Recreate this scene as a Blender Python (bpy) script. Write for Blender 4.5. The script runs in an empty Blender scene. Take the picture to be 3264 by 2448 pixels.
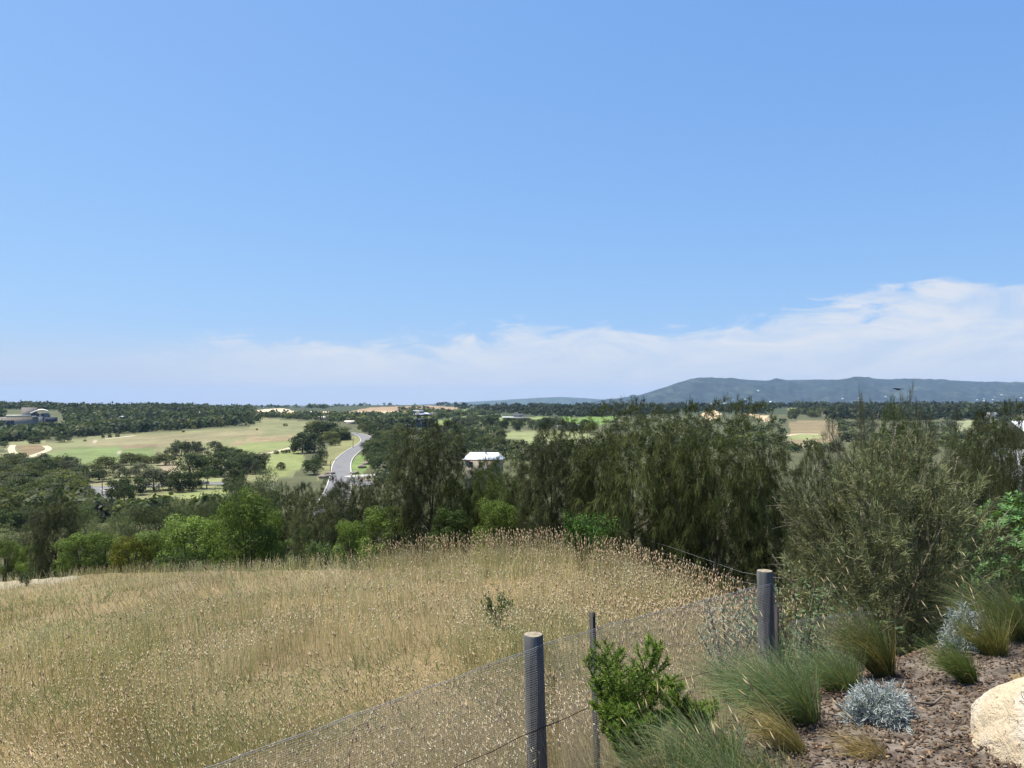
import bpy, math, random
import numpy as np
from mathutils import Vector, Matrix

scene = bpy.context.scene
COL = scene.collection
PI = math.pi
R_ = math.radians

# ---------------------------------------------------------------- camera
F_PX = 788.0                       # focal length for a 1024 px wide frame
PITCH = math.atan(18.0 / F_PX)     # eye level lies 18 px below the middle
cam_d = bpy.data.cameras.new("camera")
cam_d.sensor_width = 36.0
cam_d.lens = F_PX / 1024.0 * 36.0
cam_d.clip_start = 0.05
cam_d.clip_end = 60000.0
cam = bpy.data.objects.new("camera", cam_d)
COL.objects.link(cam)
cam.location = (0, 0, 0)
cam.rotation_euler = (PI / 2 + PITCH, 0, 0)
scene.camera = cam

# ---------------------------------------------------------------- light
SUN_EL = R_(65.0)
SUN_AZ = math.atan2(-0.93, 0.38)           # high, left of the view and a little ahead
SUN = Vector((math.sin(SUN_AZ) * math.cos(SUN_EL), math.cos(SUN_AZ) * math.cos(SUN_EL), math.sin(SUN_EL)))
sun_d = bpy.data.lights.new("sun", "SUN")
sun_d.energy = 5.0
sun_d.angle = R_(0.53)
sun_d.color = (1.0, 0.945, 0.85)
sun = bpy.data.objects.new("sun", sun_d)
COL.objects.link(sun)
sun.location = SUN * 50
sun.rotation_euler = (-SUN).to_track_quat('-Z', 'Y').to_euler()

scene.view_settings.view_transform = 'Standard'
scene.view_settings.look = 'None'
scene.view_settings.exposure = 0.80
scene.view_settings.gamma = 1.0
scene.render.engine = 'CYCLES'
scene.cycles.max_bounces = 5
scene.cycles.diffuse_bounces = 3
scene.cycles.glossy_bounces = 2
scene.cycles.transmission_bounces = 3
scene.cycles.transparent_max_bounces = 4
scene.cycles.volume_bounces = 0
scene.cycles.use_denoising = True
scene.cycles.denoiser = 'OPENIMAGEDENOISE'
scene.cycles.denoising_input_passes = 'RGB_ALBEDO_NORMAL'
scene.cycles.denoising_prefilter = 'ACCURATE'
scene.render.film_transparent = False


class NT:
    """small helper for node trees"""
    def __init__(self, tree):
        self.t = tree
        tree.nodes.clear()

    def n(self, kind, **kw):
        nd = self.t.nodes.new(kind)
        for k, v in kw.items():
            setattr(nd, k, v)
        return nd

    def l(self, a, b):
        self.t.links.new(a, b)

    def put(self, sock, v):
        if isinstance(v, bpy.types.NodeSocket):
            self.l(v, sock)
        elif isinstance(v, (tuple, list)) and len(v) == 3 and sock.type == 'RGBA':
            sock.default_value = (*v, 1)
        else:
            sock.default_value = v

    def m(self, op, a, b=None, c=None, clamp=False):
        nd = self.n('ShaderNodeMath', operation=op, use_clamp=clamp)
        self.put(nd.inputs[0], a)
        if b is not None:
            self.put(nd.inputs[1], b)
        if c is not None:
            self.put(nd.inputs[2], c)
        return nd.outputs[0]

    def mix(self, f, a, b, mode='MIX'):
        nd = self.n('ShaderNodeMix', data_type='RGBA', blend_type=mode)
        self.put(nd.inputs[0], f)
        self.put(nd.inputs[6], a)
        self.put(nd.inputs[7], b)
        return nd.outputs[2]

    def rng(self, v, a, b, c=0.0, d=1.0, smooth=True):
        nd = self.n('ShaderNodeMapRange', interpolation_type='SMOOTHSTEP' if smooth else 'LINEAR')
        for i, x in enumerate((v, a, b, c, d)):
            self.put(nd.inputs[i], x)
        return nd.outputs[0]

    def noise(self, vec, scale, detail=4.0, rough=0.55, dist=0.0):
        nd = self.n('ShaderNodeTexNoise')
        if vec is not None:
            self.l(vec, nd.inputs['Vector'])
        nd.inputs['Scale'].default_value = scale
        nd.inputs['Detail'].default_value = detail
        nd.inputs['Roughness'].default_value = rough
        nd.inputs['Distortion'].default_value = dist
        return nd.outputs[0]


# ---------------------------------------------------------------- sky
world = bpy.data.worlds.new("World")
scene.world = world
world.use_nodes = True
W = NT(world.node_tree)
sky = W.n('ShaderNodeTexSky', sky_type='NISHITA')
sky.sun_disc = False
sky.sun_elevation = SUN_EL
sky.sun_rotation = SUN_AZ
sky.altitude = 60.0
sky.air_density = 1.0
sky.dust_density = 1.0
sky.ozone_density = 1.0
tc = W.n('ShaderNodeTexCoord')
nrm = W.n('ShaderNodeVectorMath', operation='NORMALIZE')
W.l(tc.outputs['Generated'], nrm.inputs[0])
sep = W.n('ShaderNodeSeparateXYZ')
W.l(nrm.outputs[0], sep.inputs[0])
el = W.m('ARCSINE', sep.outputs[2])
az = W.m('ARCTAN2', sep.outputs[0], sep.outputs[1])
cmb = W.n('ShaderNodeCombineXYZ')
W.put(cmb.inputs[0], W.m('MULTIPLY', az, 1.0))
W.put(cmb.inputs[1], W.m('MULTIPLY', el, 3.0))
n_big = W.noise(cmb.outputs[0], 4.3, 3.0, 0.5, 0.5)
n_wisp = W.noise(cmb.outputs[0], 13.0, 6.0, 0.6, 0.9)
# upper rim of the cloud bank: low to the left, higher to the right, uneven
rim = W.m('ADD', W.m('MULTIPLY', W.m('SINE', W.m('MULTIPLY', W.m('SUBTRACT', az, 0.07), 2.0)), 0.041), 0.101)
rim = W.m('ADD', rim, W.m('MULTIPLY', W.m('SUBTRACT', n_big, 0.5), 0.12))
rim = W.m('ADD', rim, W.m('MULTIPLY', W.m('SUBTRACT', n_wisp, 0.5), 0.095))
depth_in = W.m('SUBTRACT', rim, el)
cover = W.rng(depth_in, 0.0, 0.024)
side = W.rng(W.m('SINE', W.m('MULTIPLY', W.m('ADD', az, 0.55), 1.25)), 0.05, 0.40, 0.10, 1.0)
low = W.rng(el, 0.0, 0.085, 0.35, 1.0)
thick = W.m('MULTIPLY', W.m('MULTIPLY', cover, side), low)
n_str = W.noise(cmb.outputs[0], 7.5, 5.0, 0.62, 1.4)
thick = W.m('MULTIPLY', thick, W.rng(n_str, 0.30, 0.66, 0.42, 1.0))
# tone of the camera: a gentle power curve per channel on the sky's radiance
sc_ = W.n('ShaderNodeSeparateColor')
W.l(sky.outputs[0], sc_.inputs[0])
cc_ = W.n('ShaderNodeCombineColor')
for i_, (g_, a_) in enumerate(((0.68, 3.95), (0.53, 4.90), (0.29, 6.25))):
    W.put(cc_.inputs[i_], W.m('MULTIPLY', W.m('POWER', W.m('MULTIPLY', sc_.outputs[i_], 0.1), g_), a_))
cloudy = W.mix(W.m('MULTIPLY', thick, 0.84), W.mix(W.rng(el, 0.0, 0.10, 0.75, 0.0), cc_.outputs[0], (3.9, 4.1, 4.45)), (4.9, 4.9, 4.95))
bg = W.n('ShaderNodeBackground')
bg.inputs['Strength'].default_value = 0.1
W.l(cloudy, bg.inputs['Color'])
wo = W.n('ShaderNodeOutputWorld')
W.l(bg.outputs[0], wo.inputs['Surface'])

# ---------------------------------------------------------------- pixel helpers
CP, SP = math.cos(PITCH), math.sin(PITCH)


def ray(px, py):
    """world direction per unit of depth (y = 1) through a point of the 1024 x 768 frame"""
    px = np.asarray(px, float)
    py = np.asarray(py, float)
    x = (px - 512.0) / F_PX
    v = -(py - 384.0) / F_PX
    y = CP - v * SP
    z = SP + v * CP
    return x / y, z / y


def z1(x, y): return (x * .11913, 385.9 + y * .11913)
def z2(x, y): return (250.96 + x * .11913, 385.9 + y * .11913)
def z3(x, y): return (501.9 + x * .11913, 385.9 + y * .11913)
def z4(x, y): return (760.4 + x * .11913, 385.9 + y * .11913)
def P(f, pts): return [f(*p) for p in pts]


# ---------------------------------------------------------------- numeric noise
_RT = np.random.default_rng(99).random((64, 256, 256))


def _hash(ix, iy, seed):
    return _RT[seed % 64, ix & 255, iy & 255]


def vnoise(x, y, seed=0):
    ix = np.floor(x).astype(np.int64); iy = np.floor(y).astype(np.int64)
    fx = x - ix; fy = y - iy
    fx = fx * fx * (3 - 2 * fx); fy = fy * fy * (3 - 2 * fy)
    a = _hash(ix, iy, seed); b = _hash(ix + 1, iy, seed)
    c = _hash(ix, iy + 1, seed); d = _hash(ix + 1, iy + 1, seed)
    return (a + (b - a) * fx) * (1 - fy) + (c + (d - c) * fx) * fy


def fbm(x, y, seed=0, octv=4):
    s = 0; a = 0.5; t = 0
    for o in range(octv):
        s = s + a * vnoise(x * 2 ** o + 17.3 * o, y * 2 ** o + 9.1 * o, seed + o)
        t += a; a *= 0.5
    return s / t


# ---------------------------------------------------------------- terrain heights
D_NODES = np.array([60, 90, 120, 160, 200, 244, 300, 370, 450, 540, 650, 800, 1000, 1300, 1700, 2500, 4000, 7000, 14000], float)
PXC = np.array([-60, 60, 160, 250, 370, 500, 620, 760, 900, 1084], float)
ZT = np.array([
    # 60    90   120   160   200   244   300   370   450   540   650   800  1000 1300 1700 2500 4000 7000 14000
    [-15, -19, -21.5, -23, -24, -24, -24, -24.5, -25, -24.2, -19.5, -12, -5.0, -6, -14, -26, -34, -44, -60],
    [-15, -19, -21.5, -23, -24, -24, -24, -24.5, -24.5, -22.8, -19.0, -12.5, -6.5, -7, -14, -26, -34, -44, -60],
    [-15.5, -19, -21.5, -23, -24, -24, -24, -24, -23.5, -21, -17.8, -13.5, -8.5, -8, -14, -24, -32, -42, -60],
    [-15.5, -19, -21.0, -22.3, -23.2, -23.8, -24, -23.5, -22, -19, -16.2, -14.5, -12.5, -12, -13, -20, -30, -40, -60],
    [-14, -17, -19.5, -21.5, -23.0, -24, -23.5, -21.5, -19.5, -17.3, -17, -16.5, -15.5, -12.5, -9, -7.5, -24, -38, -60],
    [-13, -15.5, -16.5, -17.0, -19, -20.5, -21.3, -21, -20, -18.5, -17.8, -17.2, -16, -13.5, -11, -12, -24, -36, -60],
    [-12.5, -14.5, -15.5, -16.0, -17.5, -19.5, -20.5, -20.8, -20.4, -19, -18.0, -17.2, -15.6, -12, -9.5, -15, -26, -36, -60],
    [-12.5, -15, -16.5, -18, -19, -20, -20.5, -20.5, -20.2, -19, -17.5, -15.5, -12.5, -10, -8.0, -12, -26, -36, -60],
    [-12.5, -15, -16.5, -18, -19, -20, -20.5, -20.5, -20.2, -19, -17.5, -15.0, -12.0, -9, -7.0, -12, -26, -36, -60],
    [-11.5, -14, -15.5, -17, -18.5, -19.5, -20, -20, -19.8, -19, -17.0, -14.5, -11.5, -9, -7.0, -12, -26, -36, -60]], float)
_LD = np.linspace(math.log(20), math.log(14000), 240)
_PXG = np.linspace(-60, 1084, 200)
_g = np.array([np.interp(_LD, np.log(D_NODES), r) for r in ZT])
_g = np.array([np.interp(_PXG, PXC, _g[:, j]) for j in range(len(_LD))]).T


def _blur(a, k, axis):
    ker = np.exp(-0.5 * (np.arange(-3 * k, 3 * k + 1) / k) ** 2); ker /= ker.sum()
    pad = [(0, 0), (0, 0)]; pad[axis] = (3 * k, 3 * k)
    b = np.pad(a, pad, mode='edge')
    return np.apply_along_axis(lambda v: np.convolve(v, ker, 'valid'), axis, b)


_g = _blur(_blur(_g, 3, 1), 6, 0)

# netting fence line in the foreground
FA = np.array([0.136, 5.10]); FB = np.array([2.02, 6.33])
F_DIR = (FB - FA) / np.linalg.norm(FB - FA)
F_NRM = np.array([F_DIR[1], -F_DIR[0]])      # towards the bank and the camera


def fence_s(x, y):
    return (x - FA[0]) * F_NRM[0] + (y - FA[1]) * F_NRM[1]


EDGE_PX = np.array([-200, 0, 100, 250, 370, 500, 620, 740, 850, 1200], float)
EDGE_D = np.array([44, 42, 35, 26, 22, 20, 18.5, 12.5, 11, 10], float)


def polar(x, y):
    r = np.hypot(x, y)
    a = np.arctan2(x, y)
    d = r * np.maximum(np.cos(a), 0.62)
    px = 512 + F_PX * np.tan(np.clip(a, -0.85, 0.85))
    return r, d, px


def terrain(x, y):
    x = np.asarray(x, float); y = np.asarray(y, float)
    r, d, px = polar(x, y)
    # near slope
    s = fence_s(x, y)
    yy = np.maximum(y, -6)
    zn = -2.25 - 0.085 * np.maximum(yy, 0) + 0.135 * np.maximum(np.minimum(x, 0), -40) + 0.08 * np.clip(x, 0, 8) * np.clip((11 - yy) / 5, 0, 1)
    zn = zn - 0.17 * np.clip(x - 1.5, 0, 4) * np.clip((yy - 7) / 5, 0, 1)
    t = np.clip((s + 0.1) / 1.8, 0, 1)
    zn = zn + 0.98 * (t * t * (3 - 2 * t) * 0.45 + t * 0.55)
    zn = zn + 0.10 * (fbm(x * 0.35, y * 0.35, 3, 3) - 0.5) + 0.5 * (fbm(x * 0.06 + 7, y * 0.06, 5, 2) - 0.5) * np.clip((r - 8) / 12, 0, 1)
    # valley
    fx = np.clip((px + 60) / 1144 * 199, 0, 198.999)
    fy = np.clip((np.log(np.maximum(d, 20)) - _LD[0]) / (_LD[-1] - _LD[0]) * 239, 0, 238.999)
    ix = fx.astype(int); iy = fy.astype(int); fx = fx - ix; fy = fy - iy
    zv = (_g[ix, iy] * (1 - fx) + _g[ix + 1, iy] * fx) * (1 - fy) + (_g[ix, iy + 1] * (1 - fx) + _g[ix + 1, iy + 1] * fx) * fy
    amp = np.clip((d - 110) / 300, 0, 1) * np.clip(d / 500, 0, 2)
    zv = zv + amp * 1.1 * (fbm(x / 70, y / 70, 11, 3) - 0.5)
    de = np.interp(px, EDGE_PX, EDGE_D)
    t = np.clip((d - de) / (115 - de), 0, 1)
    w = t * (1.35 - 0.35 * t)
    zc = zn
    return zc * (1 - w) + zv * w


def at(px, py, dmin=3.0, dmax=9000.0):
    """points of the terrain under pixels (vectorised); misses go to dmax"""
    px = np.atleast_1d(np.asarray(px, float)); py = np.atleast_1d(np.asarray(py, float))
    ux, uz = ray(px, py)
    ds = np.exp(np.linspace(math.log(dmin), math.log(dmax), max(60, int(math.log(dmax / dmin) * 42))))
    out = np.full(len(px), dmax)
    done = np.zeros(len(px), bool)
    prev = np.full(len(px), dmin); pv = uz * dmin - terrain(ux * dmin, np.full(len(px), dmin))
    for dd in ds[1:]:
        g = uz * dd - terrain(ux * dd, np.full(len(px), dd))
        hit = (~done) & (g < 0)
        f = np.clip(pv / np.maximum(pv - g, 1e-9), 0, 1)
        out[hit] = (prev + (dd - prev) * f)[hit]
        done |= hit
        prev[:] = dd; pv = g
        if done.all():
            break
    x = ux * out; y = out
    return np.stack([x, y, terrain(x, y)], 1)


def spot(px, d):
    """terrain point in the direction of column px at depth d"""
    x = (px - 512) / F_PX * d
    return np.array([x, d, float(terrain(np.array([x]), np.array([d]))[0])])


def z_of(py, d):
    return float(ray(512, py)[1]) * d


def inside(x, y, poly):
    p = np.asarray(poly, float); n = len(p)
    c = np.zeros(np.shape(x), bool)
    j = n - 1
    for i in range(n):
        xi, yi = p[i][0], p[i][1]; xj, yj = p[j][0], p[j][1]
        with np.errstate(divide='ignore', invalid='ignore'):
            k = ((yi > y) != (yj > y)) & (x < (xj - xi) * (y - yi) / (yj - yi + 1e-12) + xi)
        c ^= k
        j = i
    return c


def dense(poly, step=3.0):
    out = []
    for a, b in zip(poly, poly[1:] + poly[:1]):
        k = max(1, int(math.hypot(b[0] - a[0], b[1] - a[1]) / step))
        for i in range(k):
            out.append((a[0] + (b[0] - a[0]) * i / k, a[1] + (b[1] - a[1]) * i / k))
    return out


def world_poly(poly, dmin=100.0):
    p = dense(poly)
    q = at([a[0] for a in p], [a[1] for a in p], dmin=dmin)
    return q[:, :2]


# ---------------------------------------------------------------- mesh helpers
class Geo:
    def __init__(self):
        self.v = []; self.f3 = []; self.f4 = []; self.c = []; self.n = 0

    def add(self, v, f, col=(1, 1, 1)):
        v = np.asarray(v, float).reshape(-1, 3)
        f = np.asarray(f, np.int64)
        col = np.asarray(col, float)
        if col.ndim == 1:
            col = np.broadcast_to(col, (len(v), 3))
        self.v.append(v); self.c.append(col)
        if f.size:
            (self.f3 if f.shape[1] == 3 else self.f4).append(f + self.n)
        self.n += len(v)
        return self

    def box(self, x0, x1, y0, y1, z0, z1, col=(1, 1, 1)):
        v = [(x0, y0, z0), (x1, y0, z0), (x1, y1, z0), (x0, y1, z0), (x0, y0, z1), (x1, y0, z1), (x1, y1, z1), (x0, y1, z1)]
        f = [(3, 2, 1, 0), (4, 5, 6, 7), (0, 1, 5, 4), (1, 2, 6, 5), (2, 3, 7, 6), (3, 0, 4, 7)]
        return self.add(v, f, col)

    def tube(self, pts, radii, sides=6, col=(1, 1, 1), cap=True):
        pts = np.asarray(pts, float); n = len(pts)
        radii = np.broadcast_to(np.asarray(radii, float), (n,))
        tan = np.gradient(pts, axis=0) if n > 2 else np.repeat((pts[1] - pts[0])[None], n, 0)
        tan /= np.linalg.norm(tan, axis=1)[:, None] + 1e-12
        ref = np.array([0, 0, 1.0]) if abs(tan[:, 2]).mean() < 0.8 else np.array([1.0, 0, 0])
        s1 = np.cross(tan, ref); s1 /= np.linalg.norm(s1, axis=1)[:, None] + 1e-12
        s2 = np.cross(tan, s1)
        a = np.arange(sides) * 2 * PI / sides
        ring = pts[:, None] + radii[:, None, None] * (np.cos(a)[None, :, None] * s1[:, None] + np.sin(a)[None, :, None] * s2[:, None])
        f = []
        for i in range(n - 1):
            for k in range(sides):
                k2 = (k + 1) % sides
                f.append((i * sides + k, i * sides + k2, (i + 1) * sides + k2, (i + 1) * sides + k))
        self.add(ring.reshape(-1, 3), f, col)
        if cap:
            b = self.n - n * sides
            c = pts[-1]
            self.add([c], np.zeros((0, 3), int), col)
            e = self.n - 1
            self.f3.append(np.array([(b + (n - 1) * sides + k, b + (n - 1) * sides + (k + 1) % sides, e) for k in range(sides)]))
        return self

    def mesh(self, name, mat, smooth=False):
        v = np.concatenate(self.v); c = np.concatenate(self.c)
        me = bpy.data.meshes.new(name)
        f3 = np.concatenate(self.f3) if self.f3 else np.zeros((0, 3), int)
        f4 = np.concatenate(self.f4) if self.f4 else np.zeros((0, 4), int)
        me.vertices.add(len(v)); me.vertices.foreach_set('co', v.astype(np.float32).ravel())
        loops = np.concatenate([f3.ravel(), f4.ravel()])
        starts = np.concatenate([np.arange(len(f3)) * 3, len(f3) * 3 + np.arange(len(f4)) * 4])
        me.loops.add(len(loops)); me.loops.foreach_set('vertex_index', loops.astype(np.int32))
        me.polygons.add(len(starts)); me.polygons.foreach_set('loop_start', starts.astype(np.int32))
        if smooth:
            me.polygons.foreach_set('use_smooth', np.ones(len(starts), bool))
        me.update(calc_edges=True)
        me.validate()
        at_ = me.color_attributes.new('Col', 'FLOAT_COLOR', 'POINT')
        at_.data.foreach_set('color', np.concatenate([c, np.ones((len(c), 1))], 1).astype(np.float32).ravel())
        me.materials.append(mat)
        return me

    def build(self, name, mat, parent=None, smooth=False, loc=None):
        o = bpy.data.objects.new(name, self.mesh(name, mat, smooth))
        COL.objects.link(o)
        if parent is not None:
            o.parent = parent
        if loc is not None:
            o.location = [float(q) for q in loc]
        return o


def tag(o, label=None, cat=None, group=None, kind=None):
    if label: o['label'] = label
    if cat: o['category'] = cat
    if group: o['group'] = group
    if kind: o['kind'] = kind
    return o


def thing(name, label, cat, loc=(0, 0, 0), rz=0.0, group=None):
    o = bpy.data.objects.new(name, None)
    o.empty_display_size = 0.2
    COL.objects.link(o)
    o.location = [float(q) for q in loc]
    o.rotation_euler = (0, 0, rz)
    return tag(o, label, cat, group)


def part(name, mesh, parent, loc=None, scale=None):
    o = bpy.data.objects.new(name, mesh)
    COL.objects.link(o)
    o.parent = parent
    if loc is not None: o.location = loc
    if scale is not None: o.scale = scale
    return o


def unit(v):
    return v / (np.linalg.norm(v, axis=-1, keepdims=True) + 1e-12)


def strands(g, base, dirs, L, w, droop, nseg, rng, c0, c1, taper=0.75, facing=None):
    """thin bent ribbons: blades, stems, needles"""
    N = len(base)
    dirs = unit(dirs)
    L = np.broadcast_to(np.asarray(L, float), (N,)); w = np.broadcast_to(np.asarray(w, float), (N,)); droop = np.broadcast_to(np.asarray(droop, float), (N,))
    if facing is None:
        facing = rng.normal(size=(N, 3))
    side = unit(np.cross(dirs, facing))
    t = np.linspace(0, 1, nseg + 1)
    p = base[:, None] + dirs[:, None] * (L[:, None] * t)[..., None]
    p[..., 2] -= (droop * L)[:, None] * t * t
    ww = w[:, None] * (1 - taper * t)
    a = p - side[:, None] * ww[..., None] * .5
    b = p + side[:, None] * ww[..., None] * .5
    v = np.stack([a, b], 2).reshape(N, -1, 3)
    k = 2 * (nseg + 1)
    q = np.array([(2 * i, 2 * i + 1, 2 * i + 3, 2 * i + 2) for i in range(nseg)])
    f = (np.arange(N)[:, None, None] * k + q[None]).reshape(-1, 4)
    c0 = np.broadcast_to(np.asarray(c0, float), (N, 3)); c1 = np.broadcast_to(np.asarray(c1, float), (N, 3))
    tt = np.repeat(t, 2)[None, :, None]
    col = c0[:, None] * (1 - tt) + c1[:, None] * tt
    g.add(v.reshape(-1, 3), f, col.reshape(-1, 3))
    return p[:, -1], unit(p[:, -1] - p[:, -2])


def spindles(g, base, axis, L, r, rng, col, ring=3, belly=0.4):
    """seed heads"""
    N = len(base)
    axis = unit(axis)
    L = np.broadcast_to(np.asarray(L, float), (N,)); r = np.broadcast_to(np.asarray(r, float), (N,))
    s1 = unit(np.cross(axis, rng.normal(size=(N, 3)))); s2 = np.cross(axis, s1)
    a = np.arange(ring) * 2 * PI / ring
    mid = base[:, None] + axis[:, None] * (L * belly)[:, None, None] + r[:, None, None] * (np.cos(a)[None, :, None] * s1[:, None] + np.sin(a)[None, :, None] * s2[:, None])
    v = np.concatenate([base[:, None], mid, (base + axis * L[:, None])[:, None]], 1)
    k = ring + 2
    q = []
    for i in range(ring):
        j = (i + 1) % ring
        q.append((0, 1 + j, 1 + i)); q.append((ring + 1, 1 + i, 1 + j))
    f = (np.arange(N)[:, None, None] * k + np.array(q)[None]).reshape(-1, 3)
    col = np.broadcast_to(np.asarray(col, float), (N, 3))
    g.add(v.reshape(-1, 3), f, np.repeat(col, k, 0))


def leaves(g, p, d, nrm_, L, w, col, fold=0.15):
    """diamond leaves, one quad each"""
    N = len(p)
    d = unit(d)
    s = unit(np.cross(d, nrm_)); n = np.cross(s, d)
    L = np.broadcast_to(np.asarray(L, float), (N,))[:, None]; w = np.broadcast_to(np.asarray(w, float), (N,))[:, None]
    m = p + d * L * .5 - n * L * fold * 0.5
    v = np.stack([p, m + s * w * .5, p + d * L - n * L * fold, m - s * w * .5], 1)
    f = np.arange(N)[:, None] * 4 + np.array([0, 1, 2, 3])[None]
    col = np.broadcast_to(np.asarray(col, float), (N, 3))
    g.add(v.reshape(-1, 3), f, np.repeat(col, 4, 0))


def vary(rng, c, n, amt=0.25, hue=0.06):
    c = np.asarray(c, float)
    k = 1 + amt * (rng.random((n, 1)) * 2 - 1)
    h = 1 + hue * (rng.random((n, 3)) * 2 - 1)
    return np.clip(c * k * h, 0.002, 0.9)


# ---------------------------------------------------------------- materials
def bsdf(nt, color, rough=0.8, spec=0.3, normal=None):
    b = nt.n('ShaderNodeBsdfPrincipled')
    nt.put(b.inputs['Base Color'], color)
    nt.put(b.inputs['Roughness'], rough)
    nt.put(b.inputs['Specular IOR Level'], spec)
    if normal is not None:
        nt.l(normal, b.inputs['Normal'])
    return b


def new_mat(name):
    m = bpy.data.materials.new(name)
    m.use_nodes = True
    return m, NT(m.node_tree)


def out(nt, sh):
    o = nt.n('ShaderNodeOutputMaterial')
    nt.l(sh, o.inputs['Surface'])


def attr(nt, name='Col'):
    a = nt.n('ShaderNodeAttribute', attribute_name=name)
    return a.outputs['Color']


def foliage_mat(name, tint=(1, 1, 1), transl=0.28, rough=0.6, spec=0.25, objvar=0.25):
    """leaf colour comes from the leaf's own colour, varied by plant"""
    m, nt = new_mat(name)
    c = attr(nt)
    oi = nt.n('ShaderNodeObjectInfo')
    k = nt.rng(oi.outputs['Random'], 0, 1, 1 - objvar, 1 + objvar, smooth=False)
    vm = nt.n('ShaderNodeVectorMath', operation='SCALE')
    nt.l(c, vm.inputs[0]); nt.l(k, vm.inputs['Scale'])
    c2 = nt.mix(1.0, vm.outputs[0], tint, 'MULTIPLY')
    b = bsdf(nt, c2, rough, spec)
    tr = nt.n('ShaderNodeBsdfTranslucent')
    nt.l(nt.mix(1.0, c2, (1.1, 1.2, 0.65), 'MULTIPLY'), tr.inputs['Color'])
    mx = nt.n('ShaderNodeMixShader')
    mx.inputs[0].default_value = transl
    nt.l(b.outputs[0], mx.inputs[1]); nt.l(tr.outputs[0], mx.inputs[2])
    out(nt, mx.outputs[0])
    return m


def plain_mat(name, color, rough=0.8, spec=0.3, var=0.15, scale=6.0, bump=0.0, metallic=0.0, col2=None):
    m, nt = new_mat(name)
    tcn = nt.n('ShaderNodeTexCoord')
    nz = nt.noise(tcn.outputs['Object'], scale, 6.0, 0.6)
    f = nt.rng(nz, 0.3, 0.7)
    dark = tuple(max(0, c * (1 - var)) for c in color)
    lite = col2 if col2 else tuple(min(1, c * (1 + var)) for c in color)
    nb = None
    if bump:
        bn = nt.n('ShaderNodeBump')
        bn.inputs['Strength'].default_value = 1.0
        bn.inputs['Distance'].default_value = bump
        nt.l(nt.noise(tcn.outputs['Object'], scale * 4, 6.0, 0.65), bn.inputs['Height'])
        nb = bn.outputs[0]
    b = bsdf(nt, nt.mix(f, dark, lite), rough, spec, nb)
    b.inputs['Metallic'].default_value = metallic
    out(nt, b.outputs[0])
    return m


M = {}
M['leaf'] = foliage_mat('foliage', objvar=0.34, spec=0.08)
M['needle'] = foliage_mat('needle_foliage', transl=0.08, rough=0.6, spec=0.07, objvar=0.12)
M['grassblade'] = foliage_mat('grass_blade', transl=0.22, rough=0.7, spec=0.10, objvar=0.0)
M['bark'] = plain_mat('bark', (0.085, 0.065, 0.05), 0.9, 0.1, 0.45, 9.0, 0.01)
M['pale_bark'] = plain_mat('pale_bark', (0.20, 0.17, 0.14), 0.9, 0.1, 0.4, 9.0, 0.01)

# ================================================================ ground
def zone(poly, col, dmin=100.0, soft=0.0):
    return (world_poly(poly, dmin), np.array(col, float))


SCRUB = (0.085, 0.090, 0.042)
ROUGH = (0.172, 0.174, 0.078)
FAIR = (0.140, 0.178, 0.062)
GREEN = (0.150, 0.200, 0.068)
PALEGREEN = (0.185, 0.210, 0.075)
BROWN = (0.180, 0.135, 0.070)
SAND = (0.52, 0.42, 0.27)
REDTAN = (0.27, 0.19, 0.11)

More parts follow.
